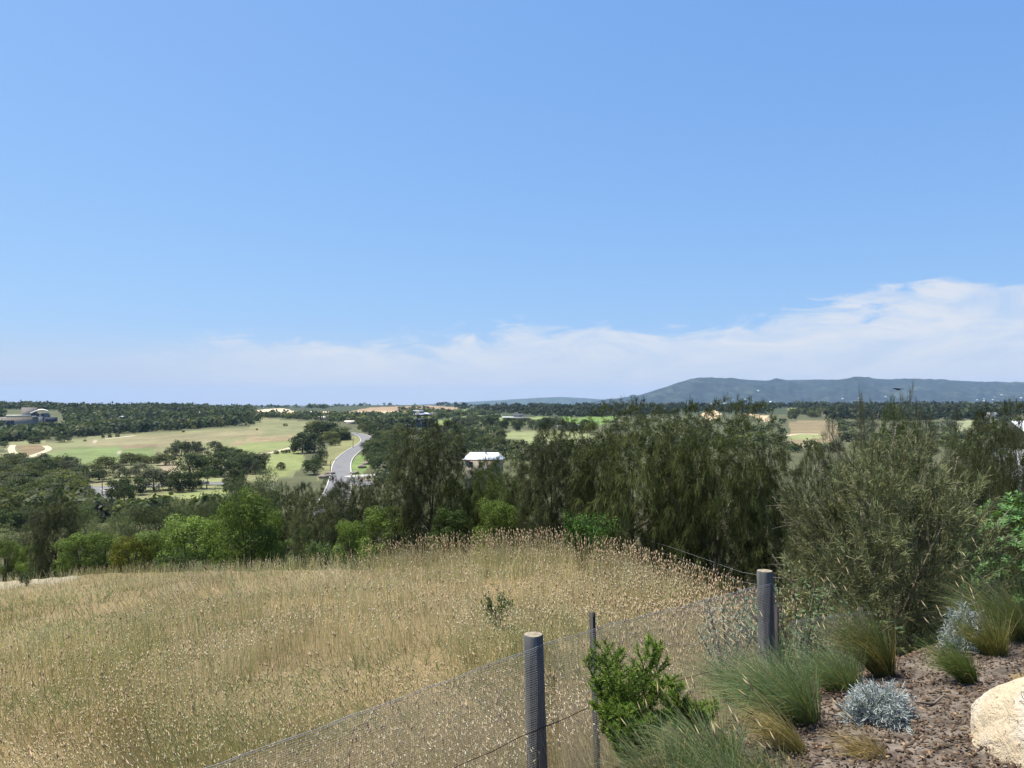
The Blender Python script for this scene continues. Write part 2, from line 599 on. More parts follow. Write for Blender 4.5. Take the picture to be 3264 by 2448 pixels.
golf = (P(z1, [(0, 455), (300, 455), (480, 460), (700, 435), (1100, 400), (1450, 380), (2100, 345), (2180, 290)])
        + P(z2, [(80, 270), (520, 300), (520, 380), (460, 420), (420, 560), (480, 650), (300, 780)])
        + P(z1, [(2212, 800), (1900, 790), (1700, 950), (1000, 1000), (660, 850), (600, 700), (300, 690), (0, 660)]))
ZONES = [
    zone(golf, ROUGH),
    zone(P(z1, [(700, 470), (1100, 430), (1600, 400), (2212, 360), (2212, 420), (1600, 480), (1350, 510), (1000, 500), (700, 510)]), (0.200, 0.178, 0.092)),
    zone(P(z1, [(330, 640), (420, 565), (560, 545), (640, 520), (900, 505), (1330, 515), (1300, 600), (1000, 640), (800, 660), (500, 680)]), FAIR),
    zone(P(z1, [(700, 562), (850, 537), (1000, 532), (1040, 548), (980, 560), (800, 578)]), GREEN),
    zone(P(z1, [(1830, 530), (2107, 475)]) + P(z2, [(0, 475), (345, 465), (345, 505), (80, 555), (-100, 570), (-250, 560)]), PALEGREEN),
    zone(P(z1, [(130, 505), (370, 498), (385, 528), (255, 588), (180, 600), (135, 560)]), BROWN),
    zone(P(z1, [(1900, 480), (2107, 450)]) + P(z2, [(0, 440), (380, 405), (350, 460), (0, 470), (-200, 520)]), (0.235, 0.185, 0.10)),
    zone(P(z1, [(1000, 505), (1300, 500), (1330, 520), (1050, 520)]), (0.19, 0.135, 0.085)),
    zone(P(z2, [(90, 580), (340, 520), (480, 600), (450, 680), (250, 770), (90, 700)]), (0.175, 0.20, 0.07)),
    zone(P(z2, [(590, 620), (640, 520), (800, 440), (840, 415), (930, 450), (945, 490), (850, 560), (700, 640), (690, 730), (560, 780)]), (0.185, 0.185, 0.075)),
    zone(P(z2, [(815, 720), (840, 630), (945, 560), (990, 640), (930, 740), (860, 745)]), (0.135, 0.19, 0.055)),
    zone(P(z2, [(840, 770), (1100, 760), (1120, 840), (1000, 850)]), (0.19, 0.17, 0.10)),
    zone(P(z1, [(1380, 915), (1500, 880), (1980, 845), (2000, 900), (1980, 965), (1700, 1010)]), (0.19, 0.215, 0.075)),
    zone(P(z1, [(1600, 800), (1870, 765), (1890, 812), (1600, 840)]), (0.20, 0.215, 0.08)),
    zone(P(z1, [(620, 830), (680, 790), (930, 785), (900, 850), (700, 850)]), (0.22, 0.205, 0.10)),
    zone(P(z1, [(1310, 660), (1480, 650), (1490, 730), (1330, 720)]), (0.26, 0.21, 0.13)),
    # far pits, vineyards and paddocks
    zone(P(z1, [(2090, 205), (2300, 190)]) + P(z2, [(270, 188), (390, 220), (300, 245), (0, 245), (-30, 235)]), SAND),
    zone(P(z2, [(500, 215), (640, 212), (640, 232), (500, 232)]), SAND),
    zone(P(z2, [(770, 230), (880, 205), (1000, 180), (1240, 172), (1480, 163), (1730, 180), (1760, 200), (1480, 205), (1250, 222), (900, 230)]), REDTAN),
    zone(P(z2, [(820, 222), (1000, 208), (1250, 208), (1250, 224), (900, 232)]), (0.40, 0.31, 0.18)),
    zone(P(z2, [(1690, 205), (1820, 192), (1815, 222), (1700, 238)]), (0.16, 0.21, 0.06)),
    zone(P(z2, [(1040, 290), (1360, 262), (1560, 255), (1560, 310), (1100, 312)]), (0.16, 0.20, 0.06)),
    zone(P(z2, [(1540, 300), (1740, 262), (2107, 240)]) + P(z3, [(0, 285), (395, 255), (410, 330), (200, 322), (0, 322), (-500, 335)]), (0.17, 0.215, 0.065)),
    zone(P(z3, [(480, 262), (980, 258), (860, 322), (520, 320)]), (0.12, 0.19, 0.04)),
    zone(P(z3, [(0, 392), (380, 372), (790, 408), (800, 500), (240, 505), (190, 450), (0, 440), (-60, 410)]), (0.195, 0.215, 0.09)),
    zone(P(z3, [(1680, 240), (1720, 215), (1765, 203), (1800, 205), (1830, 235), (1800, 275), (1740, 285), (1700, 262)]), (0.50, 0.38, 0.22)),
    zone(P(z3, [(2020, 228), (2090, 232), (2212, 248), (2260, 275), (2200, 280), (2100, 256)]), (0.46, 0.35, 0.20)),
    zone(P(z4, [(0, 240), (95, 285), (60, 300), (0, 300)]), (0.50, 0.38, 0.22)),
    zone(P(z4, [(240, 300), (380, 288), (470, 292), (640, 305), (700, 380), (600, 470), (420, 520), (200, 500), (230, 400)]), (0.20, 0.16, 0.085)),
    zone(P(z4, [(200, 418), (520, 408), (520, 440), (200, 450)]), (0.20, 0.22, 0.085)),
    zone(P(z4, [(1640, 290), (1790, 285), (1770, 420), (1640, 420)]), (0.22, 0.23, 0.12)),
    zone(P(z4, [(230, 185), (600, 180), (600, 215), (230, 220)]), (0.17, 0.20, 0.07)),
]
BUNKERS = [
    (P(z1, [(470, 541), (540, 538), (560, 550), (500, 553)]), (0.36, 0.31, 0.22)),
    (P(z1, [(850, 570), (905, 566), (930, 572), (870, 576)]), (0.36, 0.31, 0.22)),
    (P(z1, [(985, 556), (1040, 554), (1050, 564), (1000, 567)]), (0.36, 0.31, 0.22)),
    (P(z1, [(1075, 558), (1130, 549), (1135, 560), (1085, 567)]), (0.36, 0.31, 0.22)),
    (P(z1, [(790, 462), (825, 462), (825, 470), (795, 471)]), (0.36, 0.31, 0.22)),
]
for bp, bc in BUNKERS:
    ZONES.append(zone(bp, bc))

fine = np.linspace(-0.64, 0.64, 680)
coarse = np.linspace(0.64, 2 * PI - 0.64, 70)[1:-1]
azs = np.concatenate([fine, coarse])
rs = np.concatenate([np.array([0.05, 0.6, 1.2, 1.8]), np.exp(np.linspace(math.log(2.3), math.log(14000), 190))])
AA, RR = np.meshgrid(azs, rs, indexing='ij')
GX = RR * np.sin(AA); GY = RR * np.cos(AA)
GZ = terrain(GX, GY)
gcol = np.empty(GX.shape + (3,)); gcol[:] = SCRUB
_, GD, GPX = polar(GX, GY)
near = GD < 115
gcol[near] = (0.20, 0.15, 0.078)
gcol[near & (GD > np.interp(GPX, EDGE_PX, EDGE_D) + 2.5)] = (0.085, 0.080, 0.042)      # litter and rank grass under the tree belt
gcol[near & (GD < 48) & (GPX < 78 + 40 * (fbm(GX / 3, GY / 3, 91, 2) - 0.5)) & (GD > 33)] = (0.27, 0.235, 0.165)      # bare pale corner of the field
far_ = GD > 900
gcol[far_] = np.array([0.05, 0.062, 0.03])
for poly, c in ZONES:
    lo = poly.min(0); hi = poly.max(0)
    box = (GX >= lo[0]) & (GX <= hi[0]) & (GY >= lo[1]) & (GY <= hi[1])
    idx = np.where(box)
    if len(idx[0]):
        jx = (fbm(GX[idx] / 9, GY[idx] / 9, 31, 3) - 0.5) * np.clip(GD[idx] * 0.012, 1.0, 9.0); jy = (fbm(GX[idx] / 14 + 50, GY[idx] / 14, 33, 3) - 0.5) * np.clip(GD[idx] * 0.05, 2.0, 40.0)
        ins = inside(GX[idx] + jx, GY[idx] + jy, poly)
        gcol[idx[0][ins], idx[1][ins]] = c
lum_ = gcol @ np.array([0.35, 0.5, 0.15])
k_ = np.clip((GD - 100) / 60, 0, 1)[..., None] * 0.06
gcol = (gcol * (1 - k_) + lum_[..., None] * k_)
na, nr = GX.shape
ii, jj = np.meshgrid(np.arange(na), np.arange(nr - 1), indexing='ij')
i2 = (ii + 1) % na
faces = np.stack([ii * nr + jj, ii * nr + jj + 1, i2 * nr + jj + 1, i2 * nr + jj], -1).reshape(-1, 4)

gm, nt = new_mat('ground')
geo_n = nt.n('ShaderNodeNewGeometry')
base = attr(nt)
n1 = nt.noise(geo_n.outputs['Position'], 0.035, 5.0, 0.6)
n2 = nt.noise(geo_n.outputs['Position'], 0.22, 5.0, 0.65)
n3 = nt.noise(geo_n.outputs['Position'], 5.0, 6.0, 0.7)
k = nt.m('ADD', nt.rng(n1, 0.25, 0.75, 0.82, 1.18), nt.rng(n2, 0.2, 0.8, -0.18, 0.18))
k = nt.m('ADD', k, nt.rng(n3, 0.2, 0.8, -0.12, 0.12))
vm = nt.n('ShaderNodeVectorMath', operation='SCALE')
nt.l(base, vm.inputs[0]); nt.l(k, vm.inputs['Scale'])
drier = nt.mix(nt.rng(n2, 0.45, 0.75, 0.0, 0.35), vm.outputs[0], nt.mix(1.0, vm.outputs[0], (1.25, 1.02, 0.85), 'MULTIPLY'))
b = bsdf(nt, drier, 0.95, 0.1)
out(nt, b.outputs[0])
g = Geo()
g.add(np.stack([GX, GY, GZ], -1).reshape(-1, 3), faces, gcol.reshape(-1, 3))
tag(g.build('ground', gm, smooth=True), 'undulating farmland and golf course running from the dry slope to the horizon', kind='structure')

# ---------------------------------------------------------------- distant ranges
def ridge(name, label, d0, d1, prof, base_z, seed, amp, col, n=420, rows=26):
    """a long hill whose skyline runs through the given points, with spurs and gullies down its face"""
    px = np.array([p[0] for p in prof], float); py = np.array([p[1] for p in prof], float)
    u = np.linspace(px.min(), px.max(), n)
    top = np.interp(u, px, py)
    ux, uz = ray(u, top)
    rows_t = np.linspace(0, 1, rows)
    V = []; C = []
    for t in rows_t:
        d = d0 + (d1 - d0) * t
        zt = uz * d1
        prof_t = np.sin(t * PI / 2) ** 1.35
        x = ux * d1 * (d / d1)
        z = base_z + (zt - base_z) * prof_t
        spur = (fbm(u / 26 + seed, np.full(n, t * 2.2), seed, 4) - 0.5) * amp * math.sin(t * PI) ** 0.7
        z = z + spur + (fbm(u / 5.0, np.full(n, t * 9), seed + 3, 3) - 0.5) * amp * 0.16 * (0.25 + math.sin(t * PI))
        V.append(np.stack([x, np.full(n, d), z], 1))
    for t in (0.35, 1.0):
        d = d1 + (d1 - d0) * t
        V.append(np.stack([ux * d, np.full(n, d), base_z + (uz * d1 - base_z) * (1 - t)], 1))
    R2 = rows + 2
    V = np.array(V)
    ii, jj = np.meshgrid(np.arange(R2 - 1), np.arange(n - 1), indexing='ij')
    f = np.stack([ii * n + jj, ii * n + jj + 1, (ii + 1) * n + jj + 1, (ii + 1) * n + jj], -1).reshape(-1, 4)
    g = Geo(); g.add(V.reshape(-1, 3), f, col)
    m, nt = new_mat(name)
    gp = nt.n('ShaderNodeNewGeometry')
    mp = nt.n('ShaderNodeMapping'); mp.inputs['Scale'].default_value = (1, 0.5, 2.2)
    nt.l(gp.outputs['Position'], mp.inputs['Vector'])
    a1 = nt.noise(mp.outputs[0], 0.0035, 5.0, 0.6)
    a2 = nt.noise(mp.outputs[0], 0.012, 5.0, 0.6)
    pad = nt.m('MULTIPLY', nt.rng(a1, 0.56, 0.60), nt.rng(a2, 0.48, 0.52))
    c = nt.mix(nt.rng(a2, 0.3, 0.7), tuple(q * 0.55 for q in col), tuple(q * 1.45 for q in col))
    c = nt.mix(nt.m('MULTIPLY', pad, 0.40), c, (0.09, 0.11, 0.06))
    out(nt, bsdf(nt, c, 0.95, 0.05).outputs[0])
    o = g.build(name, m, smooth=True)
    tag(o, label, kind='structure')
    return V


big_hill = ridge('mountain', 'long wooded blue mountain rising above the plain on the horizon', 5200, 7000,
      [(560, 408), (600, 401), (625, 398.5), (643, 394), (660, 388.5), (671, 386), (690, 380.5), (713, 378), (735, 379), (765, 380.5), (815, 379.5), (840, 379.6),
       (861, 378), (880, 379), (907, 379.5), (930, 379.6), (954, 380.5), (990, 382), (1024, 382.5), (1080, 384), (1180, 388), (1300, 392)], -60, 4, 120, (0.024, 0.034, 0.027))
ridge('far_hill', 'low pale blue hill far off below the cloud', 9000, 10500,
      [(380, 407), (430, 404), (486, 401), (520, 399), (545, 397.5), (560, 397), (583, 398), (602, 399.5), (630, 401), (680, 404), (720, 408)], -70, 9, 30, (0.045, 0.06, 0.04), n=160, rows=12)

# sea of far trees is made later; a bright town scattered on the mountain foot
hm = plain_mat('town_wall', (0.72, 0.70, 0.66), 0.7, 0.2, 0.1, 0.1)
rng = np.random.default_rng(5)
gh = Geo(); gh.box(-7, 7, -6, 6, 0, 5)
gh.add([(-7.5, -6.5, 5), (7.5, -6.5, 5), (7.5, 6.5, 5), (-7.5, 6.5, 5), (-7.5, 0, 8.5), (7.5, 0, 8.5)], [(0, 1, 5, 4), (2, 3, 4, 5)])
gh.add([(-7.5, -6.5, 5.01), (-7.5, 6.5, 5.01), (-7.5, 0, 8.5), (7.5, 6.5, 5.01), (7.5, -6.5, 5.01), (7.5, 0, 8.5)], [(0, 1, 2), (3, 4, 5)])
town_me = gh.mesh('hillside_house', hm)
for k_ in range(46):
    c_ = rng.choice([0, 1, 2, 3], p=[0.3, 0.3, 0.25, 0.15])
    cx = [728, 792, 858, 1000][c_] + rng.normal() * [16, 22, 14, 14][c_]
    row = int(np.clip(rng.normal([5, 5, 6, 7][c_], 2.2), 2, 13))
    colx = int(np.clip((cx - 560) / (1300 - 560) * 420, 0, 418))
    p = big_hill[row, colx]
    o = bpy.data.objects.new('hillside_house', town_me); COL.objects.link(o)
    o.location = (p[0], p[1], p[2] - 1); o.rotation_euler = (0, 0, rng.random() * 3)
    s_ = 0.6 + rng.random() * 0.6
    o.scale = (s_, s_, s_)
    tag(o, 'tiny white house among the trees on the foot of the blue mountain', 'house', 'houses on the far mountain slope')

# ================================================================ roads
asph = plain_mat('asphalt', (0.165, 0.162, 0.158), 0.9, 0.2, 0.12, 0.35)
conc = plain_mat('concrete', (0.46, 0.44, 0.40), 0.9, 0.2, 0.12, 0.8)
dirt = plain_mat('sandy_track', (0.47, 0.40, 0.27), 0.95, 0.1, 0.16, 0.6)


def smooth_line(pts, step):
    pts = np.asarray(pts, float)
    n = len(pts)
    P_ = np.vstack([2 * pts[0] - pts[1], pts, 2 * pts[-1] - pts[-2]])
    o = []
    for i in range(1, n):
        p0, p1, p2, p3 = P_[i - 1], P_[i], P_[i + 1], P_[i + 2]
        k = max(2, int(np.linalg.norm(p2 - p1) / step))
        for t in np.linspace(0, 1, k, endpoint=False):
            o.append(0.5 * ((2 * p1) + (-p0 + p2) * t + (2 * p0 - 5 * p1 + 4 * p2 - p3) * t * t + (-p0 + 3 * p1 - 3 * p2 + p3) * t ** 3))
    o.append(pts[-1])
    return np.array(o)


def ribbon(g, line, o0, o1, dz0, dz1, skirt=None):
    """strip between two lateral offsets of a line, laid on the terrain"""
    t = np.gradient(line, axis=0); t = unit(t)
    s = np.stack([t[:, 1], -t[:, 0]], 1)
    zc = terrain(line[:, 0], line[:, 1])
    V = []
    for off, dz in ((o0, dz0), (o1, dz1)):
        q = line + s * off
        z = np.maximum(terrain(q[:, 0], q[:, 1]), zc * 0 + terrain(q[:, 0], q[:, 1])) * 0.5 + zc * 0.5
        V.append(np.stack([q[:, 0], q[:, 1], np.maximum(z, terrain(q[:, 0], q[:, 1])) + dz], 1))
    V = np.stack(V, 1)
    n = len(line)
    i = np.arange(n - 1)
    g.add(V.reshape(-1, 3), np.stack([2 * i, 2 * i + 1, 2 * i + 3, 2 * i + 2], 1))


def road(name, label, px_pts, width, mat, kerb=True, world=None, lift=0.12):
    if world is None:
        w = at([p[0] for p in px_pts], [p[1] for p in px_pts], dmin=110)[:, :2]
    else:
        w = np.asarray(world, float)
    line = smooth_line(w, 2.0)
    for _ in range(6):
        line[1:-1] = (line[:-2] + 2 * line[1:-1] + line[2:]) / 4
    g = Geo(); h = width / 2
    for a_ in np.linspace(-h, h, 5)[:-1]:
        ribbon(g, line, a_, a_ + width / 4, lift, lift)
    ribbon(g, line, -h - 0.5, -h, lift - 0.5, lift); ribbon(g, line, h, h + 0.5, lift, lift - 0.5)
    o = g.build(name, mat, smooth=True); tag(o, label, kind='structure')
    if kerb:
        for sgn in (-1, 1):
            kg = Geo()
            a_, c_ = sorted((sgn * h, sgn * (h + 0.35)))
            ribbon(kg, line, a_, c_, lift + 0.13, lift + 0.13)
            ribbon(kg, line, sgn * h, sgn * h + 0.001 * sgn, lift - 0.1, lift + 0.13)
            kg.build('kerb', conc, o, smooth=True)
    return line


road('road', 'pale grey asphalt road curving up the valley in an S', P(z2, [(640, 1080), (700, 960), (735, 860), (747, 800), (755, 740), (758, 680), (770, 640), (796, 600), (842, 560), (905, 520), (960, 482), (975, 455), (958, 432), (925, 415), (870, 403), (800, 396)]), 6.3, asph)
road('side_street', 'short asphalt street running level between the dark trees', P(z1, [(1990, 824), (1870, 823), (1640, 826), (1400, 836), (1200, 846), (1000, 858), (880, 864), (760, 862), (640, 850)]), 6.0, asph)
road('lane', 'narrow grey lane coming down from the side street', P(z1, [(790, 872), (845, 910), (890, 950), (925, 1000), (955, 1060), (1000, 1130)]), 2.9, asph, lift=0.2)
road('driveway', 'pale concrete driveway leaving the curving road', P(z2, [(800, 768), (900, 757), (1000, 752), (1110, 746)]), 5.0, conc, kerb=False, lift=0.22)
road('driveway', 'second pale driveway slanting away below the road junction', P(z2, [(760, 778), (860, 800), (940, 820), (1010, 838)]), 5.5, asph, kerb=False, lift=0.26)
road('cart_track', 'sandy cart track looping round the brown mound', P(z1, [(172, 640), (150, 600), (110, 560), (95, 525), (108, 497)]), 3.0, dirt, kerb=False, lift=0.1)
road('cart_track', 'sandy cart track running up beside the green', P(z1, [(180, 612), (260, 592), (350, 560), (408, 534), (395, 512), (375, 503)]), 2.8, dirt, kerb=False, lift=0.1)
road('cart_track', 'thin sandy track on the slope above the green', P(z1, [(870, 447), (960, 438), (1050, 428), (1130, 417)]), 3.0, dirt, kerb=False, lift=0.1)
road('cart_track', 'sandy track below the pale fairway near the roadside trees', P(z2, [(60, 574), (150, 566), (240, 545), (345, 517)]), 3.0, dirt, kerb=False, lift=0.1)
road('cart_track', 'pale track across the brown paddock behind the large shrub', P(z4, [(190, 425), (300, 405), (400, 402), (500, 408)]), 3.0, dirt, kerb=False, lift=0.1)

# ================================================================ plants: prototypes
def limbs(g, rng, H, R, n, r0, col=(1, 1, 1), fork=0.25, spread=0.8, stems=1):
    """tapered trunk with limbs reaching into the crown; returns limb ends"""
    ends = []
    for s_ in range(stems):
        b0 = np.array([rng.normal() * 0.06 * R, rng.normal() * 0.06 * R, -0.25]) if stems > 1 else np.array([0, 0, -0.25])
        lean = rng.normal(size=2) * 0.12 * R + (rng.normal(size=2) * 0.25 * R if stems > 1 else 0)
        tp = [b0 + np.array([lean[0] * t ** 1.5, lean[1] * t ** 1.5, 0.25 + 0.72 * H * t]) * np.array([1, 1, 1]) for t in np.linspace(0, 1, 6)]
        tp[0] = b0
        rr = r0 * (1 - 0.8 * np.linspace(0, 1, 6)) / (1 + 0.35 * (stems - 1))
        g.tube(tp, rr, 6, col)
        for k in range(max(2, n // stems)):
            t = fork + (0.95 - fork) * rng.random()
            i = int(t * 5); p0 = tp[i] + (tp[min(i + 1, 5)] - tp[i]) * (t * 5 - i)
            a = rng.random() * 2 * PI
            L = R * spread * (0.5 + 0.6 * rng.random()) * (1.15 - 0.6 * t)
            up = 0.25 + 0.7 * rng.random()
            d = np.array([math.cos(a), math.sin(a), up])
            pts = [p0 + d * L * s for s in (0, 0.35, 0.7, 1.0)]
            pts[1][2] -= 0.05 * L; pts[3][2] += 0.10 * L
            rl = r0 * 0.42 * (1.1 - t)
            g.tube(pts, [rl, rl * .75, rl * .5, rl * .2], 4, col)
            ends.append(pts[3])
    return ends


def clump_crown(rng, H, R, n_clumps, per, leaf, c, zlo=0.22, flat=0.75, rc=(0.22, 0.36), amt=0.3, top_pow=0.5):
    """leafy crown: dome-shaped sprays of leaves over an uneven crown volume"""
    g = Geo()
    cz = H * (zlo + 1) / 2; hz = H * (1 - zlo) / 2
    u = rng.normal(size=(n_clumps, 3)); u = unit(u)
    rad = 0.45 + 0.55 * rng.random(n_clumps) ** top_pow
    wob = 0.82 + 0.36 * rng.random(n_clumps)
    ctr = u * rad[:, None] * np.array([R, R, hz]) * 0.80 * wob[:, None] + np.array([0, 0, cz])
    if zlo < 0.3:       # skirts of foliage hang down to the ground
        lowm = u[:, 2] < 0.1
        hx = unit(u[:, :2]) * (R * 0.74 * (0.75 + 0.3 * rng.random((n_clumps, 1))))
        ctr[lowm, :2] = hx[lowm]
        ctr[lowm, 2] = H * (zlo * 0.5 + 0.10 + (0.42 - zlo * 0.5) * rng.random(int(lowm.sum())))
    for k in range(n_clumps):
        r = R * (rc[0] + (rc[1] - rc[0]) * rng.random())
        m = per
        d = unit(rng.normal(size=(m, 3)) + np.array([0, 0, 0.35]))
        rr = r * (0.55 + 0.5 * rng.random(m) ** 0.6)
        p = ctr[k] + d * rr[:, None] * np.array([1, 1, flat])
        p[:, 2] = np.maximum(p[:, 2], 0.06 * H + 0.02 * rng.random(m))
        nrm_ = unit(d + rng.normal(size=(m, 3)) * 0.55 + np.array([0, 0, 0.3]))
        dd = unit(np.cross(nrm_, rng.normal(size=(m, 3))))
        ck = np.asarray(c) * (0.78 + 0.44 * rng.random())
        leaves(g, p, dd, nrm_, leaf * (0.7 + 0.6 * rng.random(m)), leaf * (0.42 + 0.25 * rng.random(m)), vary(rng, ck, m, amt, 0.08))
    return g


def lobed_tufts(rng, H, R, n_tufts, n_lobes, zlo=0.0, waist=0.45, low=0.75, rho=(0.30, 0.44), inner=0.22, up=0.2):
    """tuft positions and outward directions over an uneven mass of rounded lobes"""
    i = np.arange(n_lobes)
    th = i * 2.39996 + rng.normal(size=n_lobes) * 0.3
    hh = zlo + (0.84 - zlo) * (i + 0.2 + 0.6 * rng.random(n_lobes)) / n_lobes
    env = np.where(hh > waist, np.sqrt(np.clip(1 - ((hh - waist) / (1.02 - waist)) ** 2, 0.02, 1)), low + (1 - low) * hh / waist)
    rr = R * (rho[0] + (rho[1] - rho[0]) * rng.random(n_lobes))
    cr = np.maximum(R * env * (0.90 + 0.16 * rng.random(n_lobes)) - rr * 0.8, 0)
    z = np.clip(hh * H, rr * 0.35, H - rr * 0.92)
    C = np.stack([np.cos(th) * cr, np.sin(th) * cr, z], 1)
    m = n_tufts * 3
    li = rng.choice(n_lobes, m, p=rr ** 2 / (rr ** 2).sum())
    u = unit(rng.normal(size=(m, 3)) + np.array([0, 0, up]))
    p = C[li] + u * (rr[li] * (0.80 + 0.22 * rng.random(m)))[:, None]
    dist = np.linalg.norm(p[:, None] - C[None], axis=2) / rr[None]
    dist[np.arange(m), li] = 9
    ok = (dist.min(1) > 0.82) & (p[:, 2] > 0.05)
    k = int(n_tufts * (1 - inner))
    p, u, li = p[ok][:k], u[ok][:k], li[ok][:k]
    q = n_tufts - k
    l2 = rng.choice(n_lobes, q); u2 = unit(rng.normal(size=(q, 3)))
    p2 = C[l2] * np.array([0.8, 0.8, 1]) + u2 * (rr[l2] * 0.6 * rng.random(q))[:, None]
    p = np.concatenate([p, p2]); u = np.concatenate([u, u2]); li = np.concatenate([li, l2])
    p[:, 2] = np.maximum(p[:, 2], 0.08)
    return p, u, li, C, rr


def plume_crown(rng, H, R, n_pl, per, L=(0.20, 0.38), w=0.010, c=(0.05, 0.058, 0.026), zlo=0.02, droop=0.9, tipc=1.6, shoots=2, spread=0.42, lobes=18, waist=0.45, low=0.75, rho=(0.28, 0.44), inner=0.22):
    """she-oak crown: tufts of thin hanging branchlets over rounded lobes"""
    g = Geo(); tw = Geo()
    nt_ = n_pl * 5; pt = max(8, per // 5)
    p, u, li, C, rr = lobed_tufts(rng, H, R, nt_, lobes, zlo, waist, low, rho, inner)
    nt_ = len(p)
    ltone = 0.70 + 0.6 * rng.random(lobes)
    top = np.clip((p[:, 2] / H - 0.7) / 0.25, 0, 1)
    ax = unit(u * 0.9 + np.stack([0 * top, 0 * top, 0.30 + 0.35 * top], 1) + rng.normal(size=(nt_, 3)) * 0.22)
    base = np.repeat(p, pt, 0) + rng.normal(size=(nt_ * pt, 3)) * 0.045
    dd = unit(np.repeat(ax, pt, 0) + rng.normal(size=(nt_ * pt, 3)) * spread)
    n = len(base)
    Ls = (L[0] + (L[1] - L[0]) * rng.random(n)) * np.repeat(1 - 0.4 * top, pt)
    ck = np.asarray(c)[None] * np.repeat((ltone[li] * (0.8 + 0.4 * rng.random(nt_)))[:, None], pt, 0)
    c0 = ck * (0.8 + 0.4 * rng.random((n, 1))) * (1 + 0.06 * (rng.random((n, 3)) - 0.5))
    dr = droop * (0.55 + 0.8 * rng.random(n)) * np.repeat(1 - 0.55 * top, pt)
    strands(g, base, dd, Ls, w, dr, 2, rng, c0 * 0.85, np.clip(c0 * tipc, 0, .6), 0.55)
    for k in range(0, nt_, 9):
        tw.tube([p[k] - ax[k] * 0.35, p[k], p[k] + ax[k] * .12], [0.009, 0.006, 0.002], 3, cap=False)
    for k in range(shoots):       # a few leading shoots stand clear of the crown
        j = int(np.argsort(-p[:, 2])[int(rng.random() * nt_ * 0.06)])
        hl = 0.12 + 0.22 * rng.random()
        a2 = unit(np.array([0.2 * rng.normal(), 0.2 * rng.normal(), 1.0]))
        m = 46
        b2 = p[j] + a2 * (hl * rng.random(m))[:, None]
        c0 = vary(rng, np.asarray(c) * 1.05, m, 0.25, 0.06)
        strands(g, b2, unit(a2 + rng.normal(size=(m, 3)) * 0.35), 0.12 + 0.12 * rng.random(m), w * 0.7, 0.15, 1, rng, c0, c0 * 1.3, 0.6)
    return g, tw


class Proto:
    def __init__(self, trunk, crown, H, Wd):
        self.trunk = trunk; self.crown = crown; self.H = H; self.W = Wd


PR = {}


def make_leafy(key, seed, H, R, n_cl, per, leaf, c, mat='leaf', bark='bark', stems=1, **kw):
    rng = np.random.default_rng(seed)
    tg = Geo(); limbs(tg, rng, H * 0.95, R * 0.9, 9, 0.035 * H, stems=stems)
    cg = clump_crown(rng, H, R, n_cl, per, leaf, c, **kw)
    PR[key] = Proto(tg.mesh(key + '_trunk', M[bark], True), cg.mesh(key + '_crown', M[mat]), H, 2 * R)


def make_plume(key, seed, H, R, n_pl, per, stems=3, r0=0.10, bark='bark', **kw):
    rng = np.random.default_rng(seed)
    tg = Geo(); limbs(tg, rng, H * 0.95, R, 16, r0, fork=0.12, stems=stems)
    cg, tw = plume_crown(rng, H, R, n_pl, per, **kw)
    off = tg.n
    for v, c in zip(tw.v, tw.c):
        tg.v.append(v); tg.c.append(c)
    for f in tw.f4: tg.f4.append(f + off)
    tg.n += tw.n
    PR[key] = Proto(tg.mesh(key + '_trunk', M[bark], True), cg.mesh(key + '_crown', M['needle']), H, 2 * R)


DARK = (0.062, 0.079, 0.028)
OLIVE = (0.112, 0.122, 0.038)
GREY = (0.105, 0.110, 0.064)
BRIGHT = (0.140, 0.192, 0.044)
YELLOW = (0.18, 0.185, 0.03)
# far and middle distance
for i in range(3):
    make_leafy(f'dark{i}', 100 + i, 6.0, 3.3, 40, 72, 0.40, DARK, zlo=0.05, rc=(0.24, 0.40))
    make_leafy(f'olive{i}', 120 + i, 5.0, 3.0, 36, 72, 0.36, OLIVE, zlo=0.02, rc=(0.24, 0.40))
    make_leafy(f'grey{i}', 140 + i, 5.0, 3.0, 32, 70, 0.36, GREY, zlo=0.05, amt=0.2)
make_leafy('umbrella', 161, 6.0, 4.2, 26, 80, 0.40, DARK, zlo=0.45, flat=0.5)
# nearer shrubs behind the field
for i in range(3):
    make_leafy(f'bright{i}', 180 + i, 3.6, 1.9, 52, 230, 0.105, BRIGHT, stems=3, zlo=0.02, rc=(0.20, 0.32), amt=0.35)
make_leafy('yellow0', 190, 3.0, 1.6, 40, 210, 0.085, YELLOW, stems=3, zlo=0.02, rc=(0.2, 0.32), amt=0.3)
make_leafy('deep0', 192, 3.4, 1.9, 70, 140, 0.10, (0.062, 0.092, 0.026), stems=3, zlo=0.02, rc=(0.15, 0.25))
for i in range(3):
    make_leafy(f'brush{i}', 200 + i, 3.6, 2.2, 46, 240, 0.095, (0.135, 0.150, 0.068), stems=4, zlo=0.02, rc=(0.24, 0.36), amt=0.25, flat=0.9)
